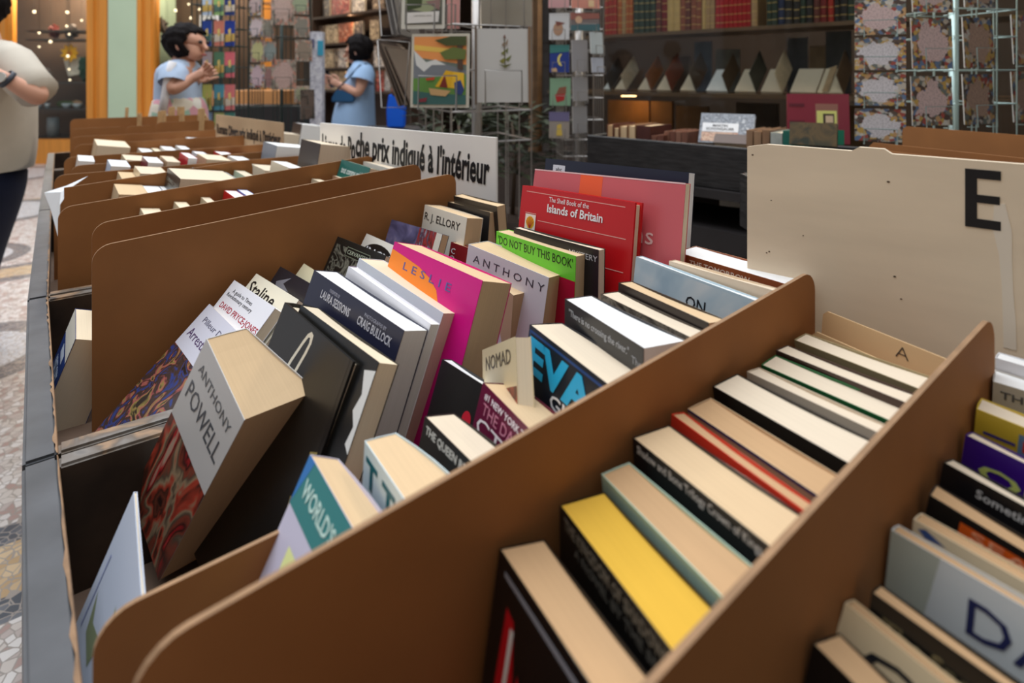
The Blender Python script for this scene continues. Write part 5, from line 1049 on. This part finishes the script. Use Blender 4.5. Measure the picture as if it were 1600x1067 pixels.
# dark green racks at the left
wireL = mat(rgb(40, 52, 48), .5)
ra = rack('card_rack', 345, 3.55, -60, 'dark wire rack of bookmarks behind the black haired woman', wireL, R=.16, tiers=(10, 45, 72, 105, 140, 170, 200), yaw=0, wr=.003, per=4)
G_K = 'bookmarks in the dark wire rack'
cl = ['left', 'middle', 'right']
BK = [[(rgb(190, 206, 226), 'white and blue'), (rgb(150, 190, 120), 'lime'), (rgb(36, 56, 120), 'navy')], [(rgb(40, 70, 150), 'blue'), (rgb(214, 130, 110), 'salmon'), (rgb(34, 60, 150), 'royal blue')], [(rgb(190, 170, 170), 'pale pink'), (rgb(90, 130, 100), 'green'), (rgb(220, 110, 120), 'rose')], [(rgb(214, 206, 110), 'yellow'), (rgb(90, 160, 180), 'turquoise'), (rgb(214, 120, 120), 'coral')], [(rgb(150, 170, 190), 'dull blue'), (rgb(170, 180, 110), 'olive'), (rgb(70, 130, 120), 'teal')]]
for j, (y0, y1) in enumerate([(-10, 24), (32, 72), (81, 121), (132, 172), (176, 214)]):
    for i, (x0, x1) in enumerate([(316, 330), (334, 349), (351, 366)]):
        c, cn = BK[j][i]
        o, M, w_, h = card(x0, y0, x1, y1, 3.36, mat(c, .5), '%s bookmark, %s column and %s row of the dark wire rack' % (cn, cl[i], ordn[j]), yaw=6, lean=3, name='bookmark', cat='bookmark', group=G_K,
            art=[('poly', [(0, .55), (1, .5), (1, .8), (0, .85)], (rgb(206, 170, 90), rgb(90, 120, 110), rgb(214, 200, 180))[(i+j) % 3]), ('poly', [(.35, .35), (.6, .3), (.65, .6), (.4, .6)], rgb(226, 200, 120))]); pocket(ra, M, w_, h, wireL, .0022, .45)
rd = rack('card_rack', 440, 4.0, -60, 'dark wire rack of pink and grey map cards left of the shop door', wireL, R=.24, tiers=(10, 40, 60, 95, 125, 165), yaw=12, wr=.0035, per=4)
G_M = 'map cards in the dark wire rack'
GRY = [rgb(150, 140, 126), rgb(120, 110, 100), rgb(170, 156, 140), rgb(180, 120, 100)]
for i, (x0, y0, x1, y1, yw, land, cn, cols_) in enumerate([(386, -22, 410, 24, -22, PINK, 'pale pink', PAL), (387, 27, 412, 58, -22, rgb(226, 206, 206), 'white and red', PAL), (389, 62, 414, 97, -22, rgb(206, 200, 140), 'pale yellow', GRY), (387, 101, 414, 137, -22, rgb(220, 190, 196), 'pink and red', PAL),
        (424, -22, 458, 39, 10, rgb(196, 168, 156), 'large dusty pink', GRY), (425, 93, 461, 140, 10, rgb(190, 160, 150), 'large pink brown', GRY), (412, 30, 427, 60, 20, rgb(140, 134, 120), 'grey brown', GRY), (412, 64, 430, 96, 20, rgb(140, 150, 146), 'grey green', GRY), (413, 104, 428, 138, 20, rgb(160, 120, 116), 'dull rose', GRY),
        (459, -10, 480, 22, 30, rgb(150, 160, 130), 'sage', GRY), (462, 26, 482, 58, 30, rgb(130, 124, 112), 'umber', GRY), (464, 62, 486, 96, 30, rgb(140, 124, 108), 'taupe', GRY), (462, 134, 482, 160, 30, rgb(150, 150, 120), 'olive grey', GRY), (472, 140, 490, 186, 34, rgb(96, 80, 70), 'dark brown', [rgb(60, 50, 44), rgb(90, 76, 66)])]):
    o, M, w_, h = card(x0, y0, x1, y1, 3.72, mat_map(40+i, land, cols_, .42), '%s map card in the dark wire rack left of the shop door' % cn, yaw=yw, lean=3, group=G_M); pocket(rd, M, w_, h, wireL, .0026, .4)
# white paper-covered column stand beside the door
c_ = at(496, 195, 3.95); zt_ = CZ-(50-HOR)/FPX*3.95
cs_ = root('leaflet_stand', Vector((c_.x, c_.y, 0)), 'narrow white column covered with pale leaflets and two blue notes beside the shop door', 'stand')
box_obj('panel', -.04, .04, -.03, .03, .08, zt_, mat_picture([rgb(200, 200, 206), rgb(226, 226, 232), rgb(176, 176, 190), rgb(214, 214, 220)], 22, 3, rough=.6), cs_); box_obj('foot', -.07, .07, -.06, .06, 0, .42, mat(rgb(26, 26, 30), .5), cs_)
box_obj('blue_note', .012, .05, -.036, -.03, zt_-.16, zt_-.06, mat(rgb(60, 156, 186), .5), cs_); box_obj('blue_note', -.05, -.01, -.036, -.03, zt_-.11, zt_-.05, mat(rgb(90, 96, 130), .5), cs_)
# wooden table behind the racks, seen between the cards
tb = root('side_table', Vector((at(402, 150, 5.2).x, 5.2, 0)), 'light wooden table seen through the dark wire racks', 'table')
zt_ = CZ-(142-HOR)/FPX*5.0
box_obj('table_top', -.30, .30, -.2, .3, zt_-.14, zt_, mat(rgb(196, 138, 84), .5, .15, 6), tb)
for x in (-.27, .23):
    for y in (-.17, .24): box_obj('leg', x, x+.04, y, y+.04, 0, zt_-.14, mat(rgb(150, 100, 60), .5), tb)
bm = NB(); bx(bm, -.35, .35, -.15, .15, 0, 1.05); o = obj('dark_counter', bm, mat(rgb(40, 36, 36), .6, .2, 6)); o.location = (at(415, 0, 4.6).x, 4.6, 0); tag(o, 'dark low counter behind the left wire racks', 'counter')
# shrub behind the chrome racks
def shrub(x, t, z0, z1, rad, label, seed):
    rnd = random.Random(seed); c = at(x, HOR, t); r = root('potted_plant', Vector((c.x, c.y, 0)), label, 'plant')
    bm = NB(); tube(bm, [(0, 0, 0), (0, 0, .3), (0, 0, .45)], [.14, .18, .2], 20); obj('pot', bm, mat(rgb(70, 56, 48), .7), r)
    bm = NB()
    for i in range(240):
        a = rnd.uniform(0, 2*math.pi); e = rnd.uniform(.1, 1); q = Vector((math.cos(a)*rad*e, math.sin(a)*rad*e, rnd.uniform(z0, z1)))
        d = Vector((math.cos(a), math.sin(a), rnd.uniform(-.4, .6))).normalized()*rnd.uniform(.08, .16); s = d.cross(Vector((0, 0, 1))).normalized()*.022
        v = [bm.verts.new(q), bm.verts.new(q+d*.5+s+Vector((0, 0, .01))), bm.verts.new(q+d), bm.verts.new(q+d*.5-s+Vector((0, 0, .01)))]; bm.faces.new(v)
    o = obj('leaves', bm, mat(rgb(58, 66, 44), .5, .4, 8), r); o['kind'] = 'stuff'
    bm = NB(); tube(bm, [(0, 0, .4), (.02, 0, z0+.1), (0, .02, z1-.1)], [.015, .012, .006], 6); obj('stem', bm, mat(rgb(80, 64, 48), .7), r)
shrub(716, 3.0, .75, 1.12, .22, 'dark green leafy shrub behind the art print rack', 3); shrub(800, 3.5, .7, 1.1, .26, 'dark shrub behind the framed plant print', 9)
# blue bag hanging low by the door
bm = NB(); prism(bm, [(-.05, 0, 0), (.05, 0, 0), (.055, 0, .12), (.04, 0, .2), (.0, 0, .17), (-.04, 0, .2), (-.055, 0, .1)], (0, .05, 0))
bmesh.ops.bevel(bm, geom=bm.edges[:], offset=.008, segments=2, affect='EDGES'); c_ = at(618, 200, 3.4); o = obj('blue_bag', bm, mat(rgb(14, 96, 220), .45)); o.location = c_; tag(o, 'bright blue bag on a stool left of the chrome rack', 'bag')
sl = root('stool', Vector((c_.x, c_.y+.03, 0)), 'dark stool under the bright blue bag', 'stool'); box_obj('seat', -.2, .2, -.15, .15, c_.z-.05, c_.z-.001, mat(rgb(30, 28, 30), .6), sl)
for x in (-.18, .14):
    for y in (-.13, .09): box_obj('leg', x, x+.04, y, y+.04, 0, c_.z-.05, mat(rgb(30, 28, 30), .6), sl)
# ---------------------------------------------------------------- people
skin_m = mat(rgb(206, 156, 132), .55, .05, 10); hair_m = mat(rgb(24, 20, 20), .75, .3, 30, (8, 8, 1), spec=.1)
def skin_body(name, V, E, parent, m, sub=2):
    me = bpy.data.meshes.new(name); me.from_pydata([tuple(v[0]) for v in V], E, []); o = bpy.data.objects.new(name, me); COL.objects.link(o); o.parent = parent; me.materials.append(m)
    md = o.modifiers.new('skin', 'SKIN'); md.use_smooth_shade = True
    for i, v in enumerate(V):
        s = me.skin_vertices[0].data[i]; r = v[1]; s.radius = (r, r) if isinstance(r, (int, float)) else r; s.use_root = (i == 0)
    sb_ = o.modifiers.new('subdivision', 'SUBSURF'); sb_.levels = sub; sb_.render_levels = sub
    return o
def loft(name, rings, m, parent, n=20, close=True, fold=0):
    """garment from elliptical rings (centre, half width x, half depth y[, yaw])"""
    bm = NB(); R0 = []
    for i, (c, a, b) in enumerate(rings):
        R0.append([bm.verts.new(Vector(c)+Vector((math.cos(2*math.pi*k/n)*a*(1+fold*math.sin(5*2*math.pi*k/n)*i/len(rings)), math.sin(2*math.pi*k/n)*b, 0))) for k in range(n)])
    for A, B2 in zip(R0, R0[1:]):
        for k in range(n): bm.faces.new((A[k], A[(k+1) % n], B2[(k+1) % n], B2[k]))
    if close: bm.faces.new(R0[0][::-1])
    o = obj(name, bm, m, parent, smooth=True); sm = o.modifiers.new('subdivision', 'SUBSURF'); sm.levels = sm.render_levels = 1; return o
def person(label, base, J, hands, garment_fn, head, gaze, hairf):
    """J: joints in world coordinates; hands: (wrist, direction, palm normal) twice"""
    r = root('person', Vector((base.x, base.y, 0)), label, 'person'); inv = r.matrix_world.inverted(); T = lambda p: inv @ p
    V, E, ix = [], [], {}
    def add(k, p, rad, to=None):
        ix[k] = len(V); V.append((T(p), rad))
        if to is not None: E.append((ix[to], ix[k]))
    add('pelvis', J['pelvis'], .085); add('waist', J['waist'], .08, 'pelvis'); add('chest', J['chest'], .07, 'waist'); add('neckb', J['neck'], .06, 'chest')
    hc = J['head']; g = gaze.normalized()
    add('throat', J['neck'].lerp(hc, .45), .05, 'neckb'); add('skull0', hc-Vector((0, 0, .045)), (.070, .068), 'throat'); add('skull1', hc+Vector((0, 0, .025)), (.080, .084), 'skull0'); add('skull2', hc+Vector((0, 0, .075)), (.058, .06), 'skull1')
    add('chin', hc+g*.055-Vector((0, 0, .085)), .028, 'skull0'); add('nose0', hc+g*.078-Vector((0, 0, .006)), .016, 'skull1'); add('nose1', hc+g*.104-Vector((0, 0, .026)), .011, 'nose0')
    for s in ('l', 'r'):
        add('hip'+s, J['hip'+s], .06, 'pelvis'); add('knee'+s, J['knee'+s], .055, 'hip'+s); add('ankle'+s, J['ankle'+s], .036, 'knee'+s); add('toe'+s, J['ankle'+s]+Vector((g.x, g.y, 0)).normalized()*.14-Vector((0, 0, .035)), .03, 'ankle'+s)
        add('sh'+s, J['sh'+s], .055, 'chest'); add('el'+s, J['el'+s], .040, 'sh'+s); add('fm'+s, J['el'+s].lerp(J['wr'+s], .35), .038, 'el'+s); add('wr'+s, J['wr'+s], .025, 'fm'+s)
        w = J['wr'+s]; d, nrm = hands[s]; d = d.normalized(); nrm = nrm.normalized(); side = d.cross(nrm).normalized()
        add('palm'+s, w+d*.045, (.032, .018), 'wr'+s)
        for q, (off_, ln) in enumerate(((-.027, .062), (-.009, .072), (.009, .068), (.027, .054))):
            p0 = w+d*.08+side*off_; add('k%d%s' % (q, s), p0, .0095, 'palm'+s); p1 = p0+d*ln*.5-nrm*.012*(1+q*.2); add('m%d%s' % (q, s), p1, .0085, 'k%d%s' % (q, s)); add('t%d%s' % (q, s), p1+d*ln*.25-nrm*(.028+.004*q), .0072, 'm%d%s' % (q, s))
        p0 = w+d*.03-side*.036; add('th0'+s, p0, .011, 'palm'+s); add('th1'+s, p0+d*.032-side*.014-nrm*.01, .0095, 'th0'+s); add('th2'+s, p0+d*.055-side*.01-nrm*.024, .008, 'th1'+s)
    body = skin_body('body', V, E, r, skin_m)
    right = g.cross(Vector((0, 0, 1))).normalized()
    for s in (-1, 1):
        bm = NB(); bmesh.ops.create_uvsphere(bm, u_segments=10, v_segments=6, radius=.011); o = obj('eye', bm, mat(rgb(40, 30, 28), .2), body, smooth=True); o.location = T(hc+g*.083+right*s*.03+Vector((0, 0, .012)))
        bm = NB(); bmesh.ops.create_uvsphere(bm, u_segments=10, v_segments=8, radius=1); o = obj('ear', bm, skin_m, body, smooth=True); o.location = T(hc+right*s*.086-g*.005-Vector((0, 0, .01))); o.scale = (.014, .020, .032)
    bm = NB(); bmesh.ops.create_uvsphere(bm, u_segments=12, v_segments=6, radius=1); o = obj('mouth', bm, mat(rgb(160, 84, 80), .4), body, smooth=True); o.location = T(hc+g*.084-Vector((0, 0, .056))); o.scale = (.010+.012*abs(right.x), .010+.012*abs(right.y), .006)
    if hairf: hairf(r, T, hc, g)
    garment_fn(r, T)
    return r
def hair(r, T, hc, g, spec, seed=1, keep=.62):
    """hair cap: displaced sphere with the face side cut away"""
    rnd = random.Random(seed); bm = NB(); bmesh.ops.create_icosphere(bm, subdivisions=4, radius=1)
    cx, cz, rx, ry, rz = spec
    for v in list(bm.verts):
        n = v.co.normalized(); lock = 1+.05*math.sin(n.x*14+n.z*5)+.05*math.sin(n.y*17+n.z*9)+rnd.uniform(-.012, .012); v.co = Vector((n.x*rx*lock, n.y*ry*lock, n.z*rz*lock))
    dead = [v for v in bm.verts if (Vector((v.co.x, v.co.y, 0))).dot(g) > keep*rx and v.co.z < rz*.42]
    bmesh.ops.delete(bm, geom=dead, context='VERTS')
    o = obj('hair', bm, hair_m, r, smooth=True); o.location = T(hc+g*cx+Vector((0, 0, cz))); sm = o.modifiers.new('thickness', 'SOLIDIFY'); sm.thickness = .012
def joints(t, P): return {k: at(x, y, t+dt) for k, (x, y, dt) in P.items()}
# woman with the flowered skirt
t = 3.2; fl = HOR+FPX*CZ/t
J = joints(t, dict(pelvis=(280, 205, 0), waist=(281, 170, 0), chest=(280, 125, 0), neck=(288, 96, 0), head=(297, 68, 0), hipl=(276, 222, -.08), hipr=(282, 222, .08), kneel=(277, 345, -.08), kneer=(288, 345, .08), anklel=(272, fl-12, -.09), ankler=(292, fl-12, .09),
    shl=(272, 112, -.15), shr=(282, 112, .15), ell=(268, 142, -.20), elr=(284, 144, .18), wrl=(300, 122, -.14), wrr=(304, 128, .05)))
tee = mat(rgb(176, 196, 222), .8, .1, 14); white_bib = mat(rgb(222, 222, 226), .8, .08, 12)
flor = mat_picture([rgb(214, 206, 190), rgb(206, 150, 160), rgb(120, 150, 190), rgb(170, 190, 140), rgb(226, 206, 150), rgb(220, 216, 206), rgb(150, 180, 160)], 11, 2, kind='voronoi', rough=.8)
def g1(r, T):
    R1 = lambda x, y, a, b: (T(at(x, y, t)), a/FPX*t, b)
    loft('blouse', [R1(289, 91, 7, .05), R1(285, 97, 17, .12), R1(281, 107, 23, .19), R1(279, 125, 26, .17), R1(279, 148, 27, .17), R1(279, 178, 27, .18)], tee, r)
    loft('skirt', [R1(280, 146, 28, .19), R1(282, 165, 31, .2), R1(281, 190, 37, .22), R1(280, 260, 42, .25), R1(279, 360, 46, .27), R1(279, 430, 46, .27)], flor, r, fold=.05)
    for s in ('l', 'r'):
        bm = NB(); a, b = T(J['sh'+s]), T(J['el'+s]); tube(bm, [a-(b-a)*.15+Vector((0, 0, .02)), a, a.lerp(b, .6)], [.05, .07, .068], 14, cap=False); obj('sleeve', bm, tee, r, smooth=True)
    bm = NB(); q = [at(270, 96, t-.2), at(263, 118, t-.21), at(258, 150, t-.2), at(252, 185, t-.2)]; tube(bm, [T(p) for p in q], .02, 8); obj('apron_strap', bm, white_bib, r, smooth=True)
person('woman with bushy black hair, pale blue top and flowered skirt, looking at the racks', at(280, 200, t), J, dict(l=(Vector((.8, .1, .45)), Vector((0, 1, 0))), r=(Vector((.8, -.2, .4)), Vector((0, -1, 0)))), g1, None, Vector((1, -.12, -.08)), lambda r, T, hc, g: hair(r, T, hc, g, (-.028, .008, .110, .108, .102)))
# woman in the pale blue dress
t2 = 4.4; fl = HOR+FPX*CZ/t2
J2 = joints(t2, dict(pelvis=(558, 170, 0), waist=(560, 150, 0), chest=(563, 122, 0), neck=(562, 99, 0), head=(558, 79, 0), hipl=(557, 180, -.08), hipr=(559, 180, .08), kneel=(552, 280, -.08), kneer=(560, 280, .08), anklel=(549, fl-9, -.08), ankler=(566, fl-9, .08),
    shl=(570, 112, -.15), shr=(560, 112, .15), ell=(560, 147, -.20), elr=(548, 145, .15), wrl=(532, 133, -.18), wrr=(528, 131, .0)))
J = J2
dress = mat(rgb(150, 180, 214), .8, .08, 9)
def g2(r, T):
    R1 = lambda x, y, a, b: (T(at(x, y, t2)), a/FPX*t2, b)
    loft('dress', [R1(562, 93, 7, .05), R1(565, 99, 13, .12), R1(566, 108, 17, .19), R1(563, 125, 20, .17), R1(559, 145, 25, .18), R1(554, 165, 30, .22), R1(552, 195, 33, .25), R1(551, 250, 35, .27), R1(550, 300, 37, .28)], dress, r, fold=.05)
    for s in ('l', 'r'):
        bm = NB(); a, b = T(J2['sh'+s]), T(J2['el'+s]); tube(bm, [a-(b-a)*.15+Vector((0, 0, .02)), a, a.lerp(b, .42)], [.05, .075, .085], 14, cap=False); obj('sleeve', bm, dress, r, smooth=True)
w2 = person('woman in a pale blue dress with dark bobbed hair looking down at her phone', at(558, 170, t2), J2, dict(l=(Vector((-.85, .1, .35)), Vector((0, 1, 0))), r=(Vector((-.9, -.2, .3)), Vector((0, -1, 0)))), g2, None, Vector((-1, -.1, -.25)), lambda r, T, hc, g: hair(r, T, hc, g, (-.012, .01, .105, .11, .112), 3))
hb = root('shoulder_bag', at(537, 160, 4.18), 'blue shoulder bag hanging at the side of the woman in the dress', 'bag')
bm = NB(); s_ = 4.18/FPX; prism(bm, [(-19*s_, 0, 0), (14*s_, 0, -.0), (17*s_, 0, 4*s_), (14*s_, 0, 15*s_), (-12*s_, 0, 20*s_), (-20*s_, 0, 6*s_)], (0, .06, 0)); bmesh.ops.bevel(bm, geom=bm.edges[:], offset=.008, segments=2, affect='EDGES'); obj('bag_body', bm, mat(rgb(36, 84, 124), .5), hb)
bm = NB(); iv = hb.matrix_world.inverted(); tube(bm, [iv @ p for p in (at(526, 141, 4.2), at(548, 118, 4.19), at(562, 102, 4.2), at(572, 100, 4.24), at(573, 112, 4.26), at(552, 150, 4.22))], .006, 6); obj('strap', bm, mat(rgb(30, 60, 90), .5), hb)
ph = at(516, 124, 4.25); bm = NB(); bx(bm, -.008, 0, -.035, .035, -.06, .07); o = obj('phone', bm, mat(rgb(20, 20, 24), .2)); o.location = ph; o.rotation_euler = (0, R_(-20), 0); tag(o, 'dark phone held by the woman in the pale blue dress', 'phone')
# man at the left edge
t3 = 2.5; fl = HOR+FPX*CZ/t3
J3 = joints(t3, dict(pelvis=(-30, 268, .02), waist=(-18, 225, .02), chest=(-8, 140, 0), neck=(-22, 68, 0), head=(-40, 12, 0), hipl=(-36, 290, -.05), hipr=(-50, 290, .06), kneel=(-88, 440, -.05), kneer=(-100, 440, .08), anklel=(-102, fl-14, -.06), ankler=(-116, fl-14, .1),
    shl=(18, 98, -.12), shr=(-50, 98, .14), ell=(66, 156, -.16), elr=(-70, 170, .1), wrl=(4, 120, -.26), wrr=(-40, 140, -.2)))
shirt = mat(rgb(198, 190, 176), .85, .12, 6, bump=.4)
def g3(r, T):
    R1 = lambda x, y, a, b: (T(at(x, y, t3)), a/FPX*t3, b)
    loft('shirt', [R1(-20, 60, 16, .06), R1(-14, 68, 36, .11), R1(-8, 84, 50, .14), R1(-8, 110, 53, .17), R1(-10, 150, 50, .17), R1(-12, 200, 48, .19), R1(-16, 238, 47, .21), R1(-24, 267, 47, .22)], shirt, r, fold=.05)
    loft('trousers', [R1(-24, 250, 44, .20), R1(-36, 298, 46, .22), R1(-50, 335, 48, .23), R1(-78, 400, 50, .24), R1(-98, 480, 46, .23), R1(-108, fl-14, 42, .22)], mat(rgb(26, 34, 62), .8, .15, 10), r)
    bm = NB(); a, b = T(J3['shl']), T(J3['ell']); tube(bm, [a-(b-a)*.3+Vector((0, 0, .01)), a, a.lerp(b, .5), a.lerp(b, .88)+Vector((0, 0, .012))], [.05, .082, .078, .074], 16, cap=True); o = obj('sleeve', bm, shirt, r, smooth=True); sm = o.modifiers.new('thickness', 'SOLIDIFY'); sm.thickness = .004
    bm = NB(); a, b = T(J3['shr']), T(J3['elr']); tube(bm, [a-(b-a)*.2, a, a.lerp(b, .85)], [.06, .08, .08], 14, cap=False); obj('sleeve', bm, shirt, r, smooth=True)
    for s, c in (('l', J3['anklel']), ('r', J3['ankler'])):
        bm = NB(); q = T(c); bmesh.ops.create_uvsphere(bm, u_segments=14, v_segments=8, radius=1, matrix=Matrix.Translation((q.x-.05, q.y, .045)) @ Matrix.Diagonal((.14, .05, .045, 1))); obj('shoe', bm, mat(rgb(40, 36, 34), .5), r, smooth=True)
J = J3
mn = person('man in a beige short sleeved shirt at the left edge', at(-12, 295, t3), J3, dict(l=(Vector((-.8, -.1, .45)), Vector((0, -1, 0))), r=(Vector((.4, -.3, .6)), Vector((0, 1, 0)))), g3, None, Vector((-1, -.2, -.1)), lambda r, T, hc, g: hair(r, T, hc, g, (-.02, .02, .098, .10, .10), 5))
wt = root('wrist_watch', J3['wrl'].lerp(J3['ell'], .1), 'silver wrist watch with a dark strap on the man at the left edge', 'watch')
d_ = (J3['ell']-J3['wrl']).normalized(); bm = NB(); tube(bm, [-d_*.009, d_*.009], .036, 20, cap=False); o = obj('strap', bm, mat(rgb(60, 64, 74), .5), wt, smooth=True); sm = o.modifiers.new('thickness', 'SOLIDIFY'); sm.thickness = .003
bm = NB(); n_ = Vector((.2, -1, .2)).normalized()*.036; tube(bm, [n_, n_*1.22], .020, 20); obj('watch_face', bm, mat(rgb(210, 210, 206), .25, metal=.5), wt)
